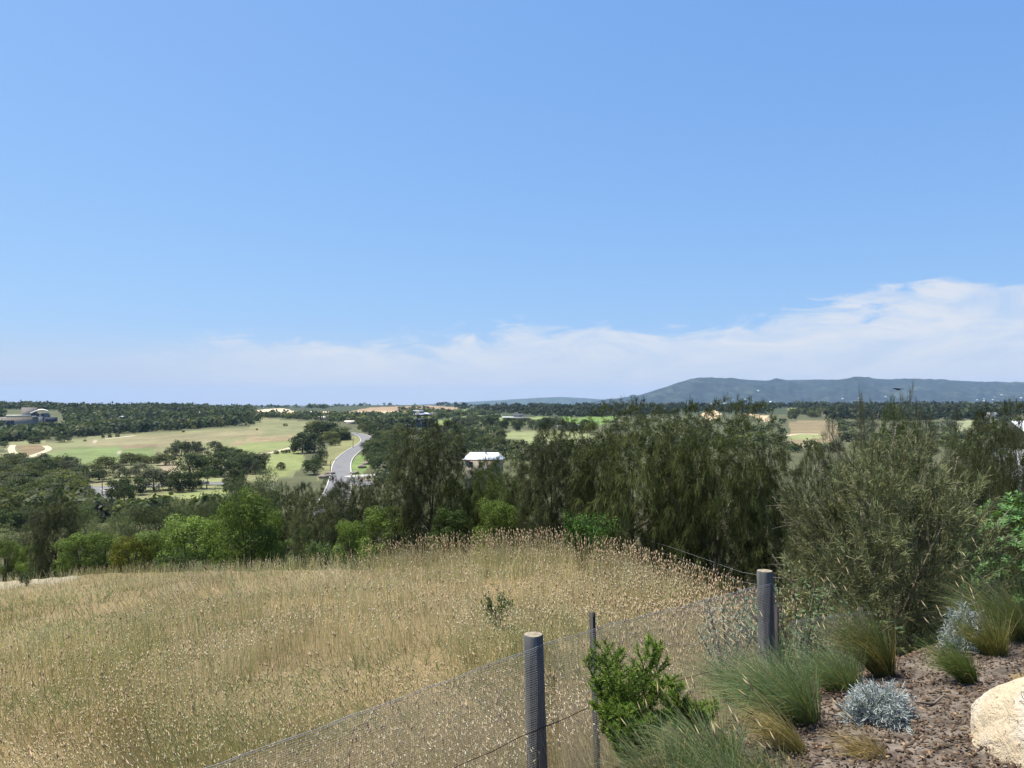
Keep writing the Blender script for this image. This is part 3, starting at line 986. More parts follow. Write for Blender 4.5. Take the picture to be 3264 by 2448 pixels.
# she-oaks
make_plume('oak_a', 300, 5.4, 2.8, 420, 120, c=(0.056, 0.065, 0.019), lobes=24, w=0.0125, low=0.85, L=(0.16, 0.31), rho=(0.32, 0.46), waist=0.5, inner=0.24, shoots=1)
make_plume('oak_b', 301, 5.2, 3.0, 440, 120, c=(0.054, 0.064, 0.018), lobes=24, w=0.0125, low=0.85, L=(0.16, 0.31), rho=(0.32, 0.46), waist=0.5, inner=0.24, shoots=1)
make_plume('oak_c', 302, 4.8, 2.1, 330, 115, c=(0.046, 0.053, 0.020), lobes=19, low=0.85, L=(0.16, 0.31), rho=(0.31, 0.45), w=0.012, inner=0.22)
make_plume('oak_d', 303, 4.2, 2.2, 290, 110, c=(0.072, 0.080, 0.032), droop=0.5, r0=0.08, zlo=0.12, w=0.011, lobes=16)
make_plume('oak_e', 304, 4.2, 2.2, 290, 110, c=(0.064, 0.080, 0.021), droop=0.6, r0=0.08, w=0.011, lobes=15)
make_plume('wisp', 305, 4.2, 2.2, 180, 75, c=(0.082, 0.082, 0.046), droop=0.25, r0=0.06, zlo=0.05, w=0.008, shoots=12, lobes=16, rho=(0.2, 0.3))


def plant(key, name, label, cat, loc, height, width, group=None, rz=None, tint=None, seed=0):
    p = PR[key]
    t = thing(name, label, cat, loc, rz if rz is not None else (seed * 2.399) % (2 * PI), group)
    sw = width / p.W; sh = height / p.H
    t.scale = (sw, sw, sh)
    part('trunk', p.trunk, t); part('crown', p.crown, t)
    return t


def plant_top(key, name, label, cat, px, py_top, w_px, d, group=None, seed=0):
    """a plant at depth d in column px whose top reaches row py_top"""
    q = spot(px, d)
    h = max(0.8, z_of(py_top, d) - q[2] + 0.1)
    return plant(key, name, label, cat, q, h * (1.10 if key == 'oak_c' else 1.03), w_px * 1.3 * d / F_PX, group, seed=seed + int(px * 7 + d))


# ================================================================ row of trees and shrubs behind the field
def row(f, items):
    for it in items:
        key, name, label, cat, x, ytop, w, d = it
        px, py = f(x, ytop)
        plant_top(key, name, label, cat, px, py, w * .11913, d)


row(z3, [
    ('oak_a', 'she_oak_tree', 'tall dark she-oak with hanging branchlets left of the two biggest, highest crown top', 'tree', 1140, 200, 920, 22.5),
    ('oak_b', 'she_oak_tree', 'widest dark she-oak, between the tallest she-oak and the large twiggy shrub', 'tree', 1790, 190, 880, 21.0),
    ('oak_c', 'she_oak_tree', 'dark narrow she-oak left of the two biggest ones, above the green vine', 'tree', 455, 395, 520, 23.5),
    ('oak_d', 'she_oak_tree', 'low she-oak filling the gap under the two biggest she-oaks', 'tree', 1490, 560, 520, 24.0),
    ('oak_e', 'she_oak_tree', 'olive she-oak directly left of the dark narrow she-oak', 'tree', 60, 650, 480, 25.0),
    ('oak_d', 'she_oak_tree', 'she-oak behind the widest one, at its side facing the large twiggy shrub', 'tree', 2200, 560, 460, 22.0),
])
row(z3, [
    ('oak_e', 'she_oak_tree', 'she-oak in the gap between the dark narrow one and the tallest', 'tree', 800, 480, 420, 25.5),
])
row(z2, [
    ('oak_c', 'she_oak_tree', 'tall slender grey-green she-oak with dark forked trunks left of the white-roofed house', 'tree', 1500, 375, 600, 26.5),
    ('oak_e', 'she_oak_tree', 'feathery she-oak right of the white-roofed house, reaching its wall', 'tree', 2080, 660, 420, 27.0),
    ('oak_e', 'she_oak_tree', 'soft olive she-oak under the white-roofed house', 'tree', 1800, 745, 430, 26.0),
    ('oak_d', 'she_oak_tree', 'pale feathery she-oak just below the driveway junction', 'tree', 800, 800, 400, 33.0),
    ('oak_d', 'she_oak_tree', 'feathery grey she-oak left of the one with the single thin trunk', 'tree', 370, 850, 360, 36.0),
    ('oak_d', 'she_oak_tree', 'grey-green she-oak on a single thin bare trunk behind the wire fence', 'tree', 640, 900, 430, 31.0),
    ('oak_d', 'she_oak_tree', 'small feathery she-oak between the driveway and the tall slender she-oak', 'tree', 1090, 790, 330, 32.0),
    ('bright2', 'leafy_shrub', 'bright green leafy shrub in front of the tall slender she-oak', 'shrub', 1190, 995, 470, 27.0),
    ('deep0', 'leafy_shrub', 'dark green shrub behind the wire fence beneath the single-trunked she-oak', 'shrub', 480, 1180, 330, 32.5),
    ('bright1', 'leafy_shrub', 'small bright shrub hanging over the wire fence by the thin-trunked she-oak', 'shrub', 830, 1130, 260, 28.5),
    ('deep0', 'leafy_shrub', 'deep green shrub at the foot of the soft olive she-oak', 'shrub', 1660, 1040, 330, 24.5),
    ('bright0', 'leafy_shrub', 'largest bright green shrub, tallest of the row left of the wire fence', 'shrub', -20, 835, 470, 33.0),
    ('bright1', 'leafy_shrub', 'bright green shrub right at the dark gap in the wire fence', 'shrub', 130, 1040, 300, 34.0),
    ('bright1', 'leafy_shrub', 'yellowish green shrub growing low between tall slender she-oak and dark narrow she-oak', 'shrub', 2060, 960, 330, 23.5),
])
row(z1, [
    ('oak_c', 'she_oak_tree', 'grey-crowned tree with black shaded foot at the end of the dry field', 'tree', 490, 985, 350, 41.0),
    ('bright1', 'leafy_shrub', 'mid green shrub just right of the grey-crowned tree with black foot', 'shrub', 700, 1235, 330, 38.0),
    ('bright2', 'leafy_shrub', 'green shrub second from the grey-crowned tree, lower than its neighbours', 'shrub', 890, 1235, 320, 38.5),
    ('yellow0', 'leafy_shrub', 'yellow-green rounded shrub in the row along the field edge', 'shrub', 1110, 1265, 300, 36.5),
    ('bright2', 'leafy_shrub', 'broad pale green shrub right of the yellow-green rounded shrub', 'shrub', 1370, 1190, 420, 37.5),
    ('bright1', 'leafy_shrub', 'tall mid green shrub with dark base left of the largest bright shrub', 'shrub', 1620, 1085, 460, 36.5),
    ('bright0', 'leafy_shrub', 'mid green shrub above the yellow-green rounded shrub', 'shrub', 1210, 1225, 300, 39.5),
    ('bright0', 'leafy_shrub', 'bright green shrub leaning against the largest bright shrub', 'shrub', 1900, 1000, 380, 35.5),
    ('deep0', 'leafy_shrub', 'low deep green shrub on the field edge under the broad pale green shrub', 'shrub', 1450, 1440, 260, 34.0),
    ('brush0', 'grey_shrub', 'grey rounded brush directly behind the grey-crowned tree with black foot', 'shrub', 735, 940, 210, 55.0),
    ('brush1', 'grey_shrub', 'grey brush standing right below the narrow lane', 'shrub', 1010, 1070, 280, 50.0),
    ('brush2', 'grey_shrub', 'wide grey brush in the middle of the brush belt below the park lawn', 'shrub', 1250, 990, 330, 52.0),
    ('brush0', 'grey_shrub', 'grey brush with upright stems below the park lawn', 'shrub', 1530, 930, 330, 56.0),
    ('brush1', 'grey_shrub', 'small grey brush at the lower corner of the park lawn', 'shrub', 1810, 935, 180, 58.0),
    ('brush2', 'grey_shrub', 'tall grey brush with dark column right of the park lawn', 'shrub', 2060, 770, 230, 58.0),
    ('brush0', 'grey_shrub', 'grey brush behind the largest bright shrub', 'shrub', 2230, 690, 330, 60.0),
    ('brush1', 'grey_shrub', 'small grey brush above the yellow-green rounded shrub', 'shrub', 830, 1140, 260, 45.0),
    ('brush2', 'grey_shrub', 'small grey brush between the broad pale green shrub and the lane', 'shrub', 1690, 1000, 220, 48.0),
    ('brush1', 'grey_shrub', 'grey brush left of the grey-crowned tree with black foot', 'shrub', 250, 1200, 260, 46.0),
    ('bright2', 'leafy_shrub', 'green shrub at the picture edge above the pale sandy patch', 'shrub', 60, 1290, 260, 44.0),
    ('bright1', 'leafy_shrub', 'green shrub against the left side of the grey-crowned tree', 'shrub', 300, 1320, 220, 43.5),
    ('brush0', 'grey_shrub', 'olive brush at the picture edge above the green shrub', 'shrub', 60, 1170, 300, 52.0),
])
row(z4, [
    ('oak_e', 'she_oak_tree', 'mid green bush showing above the middle of the large twiggy shrub', 'tree', 1180, 290, 420, 11.0),
    ('wisp', 'she_oak_tree', 'thin grey she-oak with bare tips behind the large twiggy shrub, the one nearer the she-oaks', 'tree', 800, 150, 480, 15.0),
    ('wisp', 'she_oak_tree', 'thin grey she-oak with knobbly tips behind the large twiggy shrub, the one further along', 'tree', 1440, 120, 560, 15.5),
    ('oak_c', 'she_oak_tree', 'grey-green she-oak behind the glossy-leaved bush', 'tree', 1980, 340, 600, 14.5),
    ('oak_d', 'she_oak_tree', 'low grey she-oak filling behind the large twiggy shrub', 'tree', 480, 560, 420, 16.0),
    ('oak_d', 'she_oak_tree', 'olive she-oak at the picture edge under the pale shed roof', 'tree', 2230, 470, 480, 12.5),
    ('oak_d', 'she_oak_tree', 'dusky low she-oak between large twiggy shrub and glossy-leaved bush', 'tree', 1750, 560, 420, 12.0),
])

# ================================================================ valley trees
def trees_at(f, items, name, label, group, keys, seed):
    rng = np.random.default_rng(seed)
    px = []; py = []
    for (x, yb, yt, w) in items:
        a = f(x, yb); px.append(a[0]); py.append(a[1])
    w3 = at(px, py, dmin=110)
    order = sorted(range(len(items)), key=lambda i: items[i][0])
    ords = ['second', 'third', 'fourth', 'fifth', 'sixth']
    for i, ((x, yb, yt, w), q) in enumerate(zip(items, w3)):
        r = order.index(i)
        place = '' if len(items) == 1 else ', leftmost' if r == 0 else ', rightmost' if r == len(items) - 1 else ', ' + ords[r - 1] + ' from left'
        h = (yb - yt) * .11913 * q[1] / F_PX * 1.05
        wd = w * .11913 * q[1] / F_PX * 1.08
        plant(keys[rng.integers(len(keys))], name, label + place, 'shrub' if 'shrub' in name else 'tree', q, h, wd, group, rz=rng.random() * 6.28)


def grove(poly, n, name, label, group, keys, hw, seed, sep=6.0, dmin=60, cat='tree'):
    """trees standing in a stretch of the valley, none too close to the next"""
    rng = np.random.default_rng(seed)
    p = np.array(poly); lo = p.min(0); hi = p.max(0)
    cand = lo + (hi - lo) * rng.random((n * 30, 2))
    cand = cand[inside(cand[:, 0], cand[:, 1], p)]
    w3 = at(cand[:, 0], cand[:, 1], dmin=dmin)
    keep = []
    for c, q in zip(cand, w3):
        if all(math.hypot(c[0] - k[0][0], (c[1] - k[0][1]) * 2.0) > sep for k in keep):
            keep.append((c, q))
        if len(keep) >= n: break
    for c, q in keep:
        h = hw[0] * (0.75 + 0.5 * rng.random()); wd = hw[1] * (0.75 + 0.5 * rng.random())
        key = keys[rng.integers(len(keys))]
        word = {'d': 'dark green', 'o': 'olive green', 'g': 'grey-green'}[key[0]]
        plant(key, name, label.replace('{}', word), cat, q, h, wd, word + ' trees, ' + group, rz=rng.random() * 6.28)


DK = ['dark0', 'dark1', 'dark2']; OL = ['olive0', 'olive1', 'olive2']; GR = ['grey0', 'grey1', 'grey2']
trees_at(z1, [(1520, 580, 450, 150), (1600, 580, 455, 120), (1655, 590, 460, 110), (1800, 580, 465, 170), (1900, 610, 500, 150), (1440, 590, 490, 130)],
         'valley_tree', 'dark tree along the top of the golf course grove', 'trees along the top of the golf course grove', DK + GR, 1)
trees_at(z1, [(1600, 750, 550, 290), (1850, 755, 560, 280), (2100, 730, 555, 250), (2000, 640, 530, 170), (1740, 700, 590, 200)],
         'valley_tree', 'big dark round tree at the front of the golf course grove', 'big trees at the front of the golf course grove', DK, 2)
trees_at(z1, [(890, 690, 582, 240), (1100, 665, 560, 190), (1180, 650, 570, 160), (1390, 665, 555, 180), (1270, 650, 590, 150)],
         'valley_tree', 'olive green bushy tree at the lower edge of the green', 'olive trees along the lower edge of the green', OL, 3)
trees_at(z1, [(1000, 770, 660, 180), (1180, 765, 650, 230), (1290, 880, 700, 280), (1320, 800, 690, 180), (1430, 870, 740, 170)],
         'valley_tree', 'grey-green brushy tree behind the side street', 'grey trees behind the side street', GR, 4)
trees_at(z1, [(990, 965, 760, 200), (1120, 915, 750, 180), (1045, 1005, 830, 170)],
         'valley_tree', 'olive tree standing between the narrow lane and the side street', 'olive trees between lane and side street', OL + DK, 5)
trees_at(z1, [(1510, 885, 690, 240), (1620, 860, 720, 170)],
         'valley_tree', 'dark spreading tree shading the park lawn', 'dark spreading trees on the park lawn', DK, 6)
t_ = at(*[[v] for v in z1(1735, 862)], dmin=110)[0]
plant('umbrella', 'umbrella_tree', 'leaning dark umbrella-shaped tree beside the grey roadside panel', 'tree', t_, 6.0, 7.0, rz=1.0)
trees_at(z1, [(740, 805, 655, 280), (830, 785, 690, 130), (640, 800, 690, 160)],
         'valley_tree', 'green round tree at the far end of the side street', 'green trees at the end of the side street', ['dark0', 'olive1', 'dark2'], 7)
trees_at(z1, [(1925, 905, 800, 120), (1960, 870, 700, 160), (2010, 860, 690, 130)],
         'valley_tree', 'dark bushy tree right of the grey roadside panel', 'dark trees right of the roadside panel', DK, 8)
trees_at(z1, [(280, 485, 420, 110), (540, 472, 405, 130), (40, 515, 460, 80)],
         'valley_tree', 'dark round tree at the fairway edge outside the wood', 'trees standing out along the fairway edge', DK, 9)
trees_at(z1, [(862, 440, 408, 30), (925, 438, 402, 34), (986, 430, 402, 36), (712, 466, 450, 26), (1540, 388, 372, 30)],
         'golf_shrub', 'small dark round shrub standing alone on the open slope', 'small shrubs alone on the golf slope', DK, 10)
trees_at(z2, [(430, 565, 390, 200), (530, 560, 400, 170), (385, 540, 420, 110)],
         'valley_tree', 'big dark round tree beside the pale fairway, left of the road', 'big dark trees beside the pale fairway', DK, 11)
trees_at(z2, [(560, 400, 290, 190), (630, 450, 280, 250), (710, 450, 330, 240), (800, 455, 380, 90), (660, 470, 370, 190), (760, 455, 360, 130), (500, 400, 320, 120)],
         'valley_tree', 'dark tree in the knoll of trees left of the road bend', 'knoll of trees left of the road bend', DK + OL, 12)
trees_at(z2, [(705, 502, 440, 100)], 'round_shrub', 'light green round shrub alone on the verge left of the road', 'shrubs on the road verge', ['olive0'], 13)
trees_at(z2, [(582, 665, 540, 125), (530, 745, 590, 180)],
         'valley_tree', 'dark round tree on the grass verge below the road bend', 'dark trees on the verge below the bend', DK, 14)
trees_at(z2, [(210, 572, 538, 48), (275, 566, 535, 50), (310, 563, 530, 45), (250, 705, 640, 75), (290, 337, 312, 40), (50, 372, 355, 20)],
         'golf_shrub', 'small shrub beside the sandy track on the golf course', 'small shrubs beside the sandy track', DK + OL, 15)
trees_at(z2, [(20, 705, 545, 160), (-60, 690, 560, 150)],
         'valley_tree', 'dark tree at the fairway end of the golf course grove', 'dark trees at the fairway end of the grove', DK, 16)

grove(P(z2, [(905, 400), (1010, 405), (1060, 440), (1130, 420), (1260, 420), (1260, 560), (1250, 700), (1180, 735), (960, 725), (1000, 640), (960, 560), (1010, 500), (1040, 460), (930, 415)]),
      34, 'valley_tree', '{} tree in the thick grove right of the curving road', 'grove right of the curving road', DK + DK + OL, (6.0, 6.5), 31, sep=5.2)
grove(P(z2, [(900, 345), (1240, 352), (1330, 400), (1560, 405), (1620, 375), (1700, 385), (1700, 440), (1240, 425), (1050, 415), (920, 398)]),
      30, 'valley_tree', '{} tree in the wooded strip between road end and dark cube house', 'wooded strip by the dark cube house', DK + OL + GR, (4.4, 6.0), 32, sep=5.5)
grove(P(z2, [(1640, 400), (1840, 380), (2080, 400), (2140, 470), (2110, 540), (1900, 555), (1740, 560), (1640, 500)]),
      26, 'valley_tree', '{} tree in the grove behind the white-roofed house', 'grove behind the white-roofed house', DK + OL + OL, (5.0, 5.5), 33, sep=5.5)
grove(P(z2, [(1700, 300), (1880, 300), (1960, 350), (1880, 380), (1660, 370)]),
      9, 'valley_tree', '{} tree below the vineyard', 'pale trees below the vineyard', GR, (7.0, 8.0), 34, sep=4.5)
grove(P(z3, [(-120, 330), (180, 330), (180, 380), (-120, 385)]), 9, 'valley_tree', '{} tree in the windbreak between vineyard and olive paddock, end by the gabled house',
      'windbreak by the gabled house', DK, (7.0, 8.5), 35, sep=4)
grove(P(z3, [(225, 345), (470, 300), (480, 370), (800, 360), (800, 398), (500, 395), (225, 375)]), 20, 'valley_tree', '{} tree around the low white-roofed sheds',
      'trees around the low white sheds', DK + GR, (7.0, 8.0), 36, sep=4)
grove(P(z1, [(0, 650), (230, 660), (420, 680), (600, 670), (640, 790), (690, 880), (730, 970), (690, 1060), (560, 970), (420, 1000), (300, 1100), (0, 1120)]),
      95, 'wood_tree', '{} tree in the dense mixed wood at the left edge below the cart track', 'dense wood below the cart track', DK + OL + OL + GR, (5.0, 7.2), 37, sep=5.0, dmin=75)
grove(P(z1, [(0, 1010), (330, 1000), (420, 1100), (620, 1080), (660, 1180), (600, 1200), (300, 1230), (0, 1230)]), 26, 'wood_tree', '{} tree on the slope between the dry field and the dense wood', 'slope above the dense wood', OL + GR + DK, (4.2, 4.8), 57, sep=8, dmin=58)
grove(P(z1, [(1880, 700), (2250, 640), (2250, 760), (2000, 800)]) , 8, 'valley_tree', '{} tree in the hollow between park lawn and road verge', 'grey trees between park lawn and verge', GR, (4.5, 5.0), 38, sep=5)
grove(P(z4, [(1800, 240), (2212, 260), (2212, 420), (1800, 400)]), 10, 'valley_tree', '{} tree behind the glossy-leaved bush by the pale shed', 'trees by the pale shed', OL + DK, (5.0, 6.0), 39, sep=8)
grove(P(z4, [(230, 225), (560, 225), (560, 280), (230, 280)]), 12, 'valley_tree', '{} tree along the top of the brown paddock', 'trees along the brown paddock', DK + OL, (7.0, 9.0), 40, sep=4)

# ---------------------------------------------------------------- far woods
def far_wood(name, label, polys, n, hw, seed, cols, leafn=40, lf=0.44, skip=None):
    rng = np.random.default_rng(seed)
    pts = []
    tot = sum(abs(_area(p)) for p in polys)
    for p in polys:
        k = max(4, int(n * abs(_area(p)) / tot))
        pa = np.array(p); lo = pa.min(0); hi = pa.max(0)
        c = lo + (hi - lo) * rng.random((k * 4, 2))
        c = c[inside(c[:, 0], c[:, 1], pa)][:k]
        if skip is not None:
            c = c[~inside(c[:, 0], c[:, 1], np.array(skip))]
        pts.append(at(c[:, 0], c[:, 1], dmin=150))
    q = np.concatenate(pts)
    q = q[q[:, 1] < 8000]
    N = len(q)
    h = hw * (0.45 + 1.0 * rng.random(N) ** 1.3); r = h * (0.60 + 0.50 * rng.random(N))
    d = unit(rng.normal(size=(N, leafn, 3)) + np.array([0, 0, 0.5]))
    rad = 0.55 + 0.5 * rng.random((N, leafn))
    p = q[:, None] + np.array([0, 0, 1.0]) * (h * 0.45)[:, None, None] + d * rad[..., None] * np.stack([r, r, h * 0.52], 1)[:, None]
    nn = unit(d + rng.normal(size=d.shape) * 0.4)
    dd = unit(np.cross(nn, rng.normal(size=d.shape)))
    tc_ = np.array(cols)[rng.integers(len(cols), size=N)] * (0.70 + 0.5 * rng.random((N, 1))) * (0.55 + 0.9 * fbm(q[:, 0] / 45, q[:, 1] / 110, 81, 3))[:, None]
    cc = np.repeat(tc_, leafn, 0) * (0.8 + 0.4 * rng.random((N * leafn, 1)))
    ll = np.repeat(h * lf, leafn)
    g = Geo()
    leaves(g, p.reshape(-1, 3), dd.reshape(-1, 3), nn.reshape(-1, 3), ll, ll * 0.8, cc)
    tag(g.build(name, M['leaf']), label, 'woodland', kind='stuff')


def _area(p):
    a = 0
    for (x0, y0), (x1, y1) in zip(p, p[1:] + p[:1]):
        a += x0 * y1 - x1 * y0
    return a / 2


FARC = [DARK, (0.062, 0.080, 0.034), (0.082, 0.088, 0.040), (0.052, 0.068, 0.032)]
far_wood('hillside_wood', 'dense dark wood covering the hillside round the big house', [
    P(z1, [(0, 165), (400, 185), (700, 205), (1000, 210), (1500, 180), (2107, 190), (2180, 260), (2150, 320), (1800, 345), (1450, 375), (1150, 395), (900, 410), (620, 435), (330, 455), (0, 470)])],
    1500, 5.4, 51, FARC, skip=P(z1, [(10, 200), (520, 200), (560, 330), (520, 385), (10, 400)]))
far_wood('ridge_wood', 'belt of trees along the skyline beyond the golf course', [
    P(z1, [(0, 150), (300, 165), (700, 190), (1050, 195), (1500, 165), (2107, 165), (2107, 200), (1000, 215), (0, 190)]),
    P(z2, [(0, 172), (400, 182), (660, 178), (700, 158), (1000, 156), (1150, 150), (1420, 150), (1480, 160), (1000, 166), (760, 175), (600, 192), (300, 186), (0, 185)])],
    750, 5.6, 52, [DARK, (0.05, 0.066, 0.036)])
far_wood('valley_wood', 'patchy far woodland between the sand pit and the road end', [
    P(z2, [(70, 252), (500, 252), (900, 250), (1000, 262), (1040, 285), (900, 330), (760, 300), (540, 290), (80, 268)]),
    P(z2, [(1240, 190), (1400, 180), (1480, 195), (1700, 230), (1560, 250), (1300, 245), (1240, 225)]),
    P(z2, [(1000, 245), (1380, 250), (1300, 275), (1050, 290)]),
    P(z2, [(1500, 240), (1720, 225), (1860, 215), (2107, 215), (2107, 240), (1720, 262), (1560, 290)]),
    P(z2, [(930, 320), (1300, 315), (1560, 325), (1560, 345), (1300, 350), (920, 345)])],
    620, 4.6, 53, FARC + [OLIVE])
far_wood('scrub_thicket', 'low mixed scrub filling the valley floor between the groves', [
    P(z2, [(1240, 330), (1700, 345), (2107, 390), (2107, 620), (1900, 640), (1300, 640), (1240, 560)]),
    P(z3, [(0, 500), (240, 505), (800, 500), (1640, 290), (2212, 300), (2212, 520), (1000, 620), (0, 640)]),
    P(z4, [(0, 300), (200, 300), (200, 520), (520, 540), (1640, 420), (1800, 400), (2212, 420), (2212, 560), (0, 560)]),
    P(z2, [(1000, 560), (1240, 600), (1240, 820), (1020, 840), (1100, 750)]),
    P(z4, [(640, 300), (1640, 270), (1640, 430), (700, 480)]), P(z4, [(1760, 270), (2212, 260), (2212, 420), (1770, 420)]), P(z3, [(820, 330), (980, 262), (1660, 245), (1660, 300), (900, 420)]),
    P(z1, [(0, 900), (560, 900), (640, 1000), (800, 1080), (1000, 1140), (1000, 1180), (0, 1180)]),
    P(z1, [(1000, 1080), (1700, 1090), (2000, 1060), (2300, 960), (2300, 1060), (1500, 1150), (1000, 1180)])],
    1250, 3.4, 56, [OLIVE, GREY, DARK, (0.06, 0.075, 0.03)], leafn=72, lf=0.29)
far_wood('plain_wood', 'wide dark woodland on the plain below the blue mountain', [
    P(z2, [(1480, 165), (1700, 160), (2107, 150), (2107, 225), (1800, 200), (1740, 190), (1600, 170)]),
    P(z3, [(0, 150), (300, 145), (800, 145), (1600, 140), (2212, 120), (2212, 240), (1700, 220), (900, 262), (400, 262), (200, 240), (0, 230)]),
    P(z4, [(0, 110), (500, 108), (1200, 115), (2212, 115), (2212, 250), (1700, 290), (600, 285), (560, 225), (230, 185), (0, 215)])],
    2100, 7.2, 54, FARC)
rng = np.random.default_rng(77)
# vineyard: rows of vines on the green slope
vp = P(z2, [(1720, 285), (2090, 252), (2100, 268), (1740, 305)])
wp = world_poly(vp, 200)
lo = wp.min(0); hi = wp.max(0)
vy = np.arange(lo[1], hi[1], 6.5); vx = np.arange(lo[0], hi[0], 4.0)
VX, VY = np.meshgrid(vx, vy); VX = (VX + 0.35 * (VY - lo[1])) ; VX = lo[0] + np.mod(VX - lo[0], hi[0] - lo[0])
ins = inside(VX, VY, wp)
vx = VX[ins]; vy = VY[ins]
q = np.stack([vx, vy, terrain(vx, vy)], 1)
lf = 12
d = unit(rng.normal(size=(len(q), lf, 3)) + np.array([0, 0, 0.4]))
p = q[:, None] + np.array([0, 0, 1.0]) + d * np.array([1.1, 0.8, 0.9])
nn = unit(d + rng.normal(size=d.shape) * 0.3)
g = Geo()
leaves(g, p.reshape(-1, 3), unit(np.cross(nn, rng.normal(size=d.shape))).reshape(-1, 3), nn.reshape(-1, 3), 1.2, 1.0, vary(rng, (0.04, 0.07, 0.02), len(q) * lf))
tag(g.build('vineyard', M['leaf']), 'rows of dark vines on the bright green far slope', 'vines', kind='stuff')

# ================================================================ houses and valley furniture
H_ = dict(
    cream=plain_mat('cream_metal', (0.62, 0.56, 0.44), 0.5, 0.4, 0.06, 0.5),
    stone=plain_mat('stone_wall', (0.30, 0.265, 0.22), 0.9, 0.2, 0.2, 0.8),
    grey=plain_mat('grey_wall', (0.20, 0.19, 0.18), 0.9, 0.2, 0.15, 0.8),
    darkw=plain_mat('dark_wall', (0.055, 0.06, 0.07), 0.8, 0.3, 0.15, 0.8),
    slate=plain_mat('slate_blue_wall', (0.10, 0.115, 0.135), 0.8, 0.3, 0.12, 0.8),
    glass=plain_mat('window_glass', (0.02, 0.03, 0.04), 0.12, 0.6, 0.1, 0.4),
    white=plain_mat('white_roof', (0.74, 0.77, 0.80), 0.45, 0.4, 0.04, 0.7),
    rust=plain_mat('brown_fascia', (0.16, 0.07, 0.05), 0.7, 0.3, 0.1, 1.0),
    beige=plain_mat('beige_wall', (0.33, 0.285, 0.235), 0.9, 0.2, 0.1, 0.8),
    metal=plain_mat('galvanised', (0.30, 0.31, 0.32), 0.5, 0.5, 0.1, 3.0, metallic=0.4),
    timber=plain_mat('weathered_timber', (0.16, 0.115, 0.08), 0.9, 0.2, 0.3, 3.0),
)


def bpart(name, parent, mat, *boxes):
    g = Geo()
    for b_ in boxes: g.box(*b_)
    return g.build(name, H_[mat], parent)


def gable_roof(name, parent, mat, x0, x1, y0, y1, z0, h, hip=0.0, ov=0.4, th=0.18):
    x0 -= ov; x1 += ov; y0 -= ov; y1 += ov
    ym = (y0 + y1) / 2
    g = Geo()
    v = [(x0, y0, z0), (x1, y0, z0), (x1, y1, z0), (x0, y1, z0), (x0 + hip, ym, z0 + h), (x1 - hip, ym, z0 + h),
         (x0, y0, z0 - th), (x1, y0, z0 - th), (x1, y1, z0 - th), (x0, y1, z0 - th)]
    g.add(v, [(0, 1, 5, 4), (2, 3, 4, 5), (6, 7, 1, 0), (7, 8, 2, 1), (8, 9, 3, 2), (9, 6, 0, 3), (9, 8, 7, 6)])
    g.add(v[:6], [(1, 2, 5), (3, 0, 4)])
    return g.build(name, H_[mat], parent)


def win(parent, x0, x1, y, z0, z1):
    w = bpart('window', parent, 'glass', (x0, x1, y - 0.05, y + 0.1, z0, z1))
    g = Geo(); t = 0.12
    g.box(x0 - t, x1 + t, y - 0.09, y + 0.05, z1, z1 + t); g.box(x0 - t, x1 + t, y - 0.09, y + 0.05, z0 - t, z0)
    g.box(x0 - t, x0, y - 0.09, y + 0.05, z0, z1); g.box(x1, x1 + t, y - 0.09, y + 0.05, z0, z1)
    g.build('frame', H_['grey'], w)
    return w


def hplace(name, label, f, x, ybase, d=None, rz=0.0):
    px, py = f(x, ybase)
    q = spot(px, d) if d else at([px], [py], dmin=110)[0]
    t = thing(name, label, 'house', q, rz - math.atan2(q[0], q[1]))
    return t, q[1]


# big house with curved roofs on the hillside
t, d = hplace('hillside_house', 'large stone house with pale curved roofs on the wooded hillside', z1, 230, 345)
k = 0.0596 * d / F_PX
X = lambda a: (a - 500) * k
Z = lambda b_: (600 - b_) * k
bpart('wall', t, 'stone', (X(60), X(640), 0, 12, -4, Z(435)))
bpart('wall', t, 'darkw', (X(740), X(935), -3, 10, -4, Z(440)))
bpart('wall', t, 'stone', (X(410), X(640), 6, 15, 0, Z(275)))
bpart('wall', t, 'grey', (X(545), X(830), 2, 13, 0, Z(372)))
bpart('wall', t, 'grey', (X(640), X(742), -1, 11, -4, Z(430)))
bpart('roof', t, 'cream', (X(195), X(550), -1.5, 11.5, Z(432), Z(398)))
bpart('roof', t, 'cream', (X(548), X(640), -1.2, 11, Z(434), Z(416)))
g = Geo(); n = 14
arc = [(X(535) + (X(805) - X(535)) * i / n, Z(368) + (Z(312) - Z(368)) * math.sin(PI * 0.5 * min(1, i / n * 1.6)) * (1 if i / n < 0.62 else 1 - 0.55 * ((i / n - 0.62) / 0.38) ** 2)) for i in range(n + 1)]
v = []
for (a, c) in arc:
    v += [(a, 0.5, c), (a, 13.5, c + 0.6), (a, 0.5, c - 0.9), (a, 13.5, c - 0.3)]
f = []
for i in range(n):
    o_ = 4 * i
    f += [(o_, o_ + 4, o_ + 5, o_ + 1), (o_ + 2, o_ + 3, o_ + 7, o_ + 6), (o_, o_ + 2, o_ + 6, o_ + 4), (o_ + 1, o_ + 5, o_ + 7, o_ + 3)]
f += [(0, 1, 3, 2), (4 * n, 4 * n + 2, 4 * n + 3, 4 * n + 1)]
g.add(v, f); g.build('roof', H_['cream'], t)
for a0, a1 in ((95, 140), (150, 195), (205, 250), (260, 310)):
    win(t, X(a0), X(a1), 0, Z(600), Z(490))
for a0, a1 in ((570, 610), (625, 670), (690, 730)):
    win(t, X(a0), X(a1), 2, Z(410), Z(382))
win(t, X(760), X(915), -3, Z(515), Z(465))
g = Geo(); g.box(X(735), X(940), -5, -3, Z(525), Z(517)); g.build('balcony', H_['timber'], t)

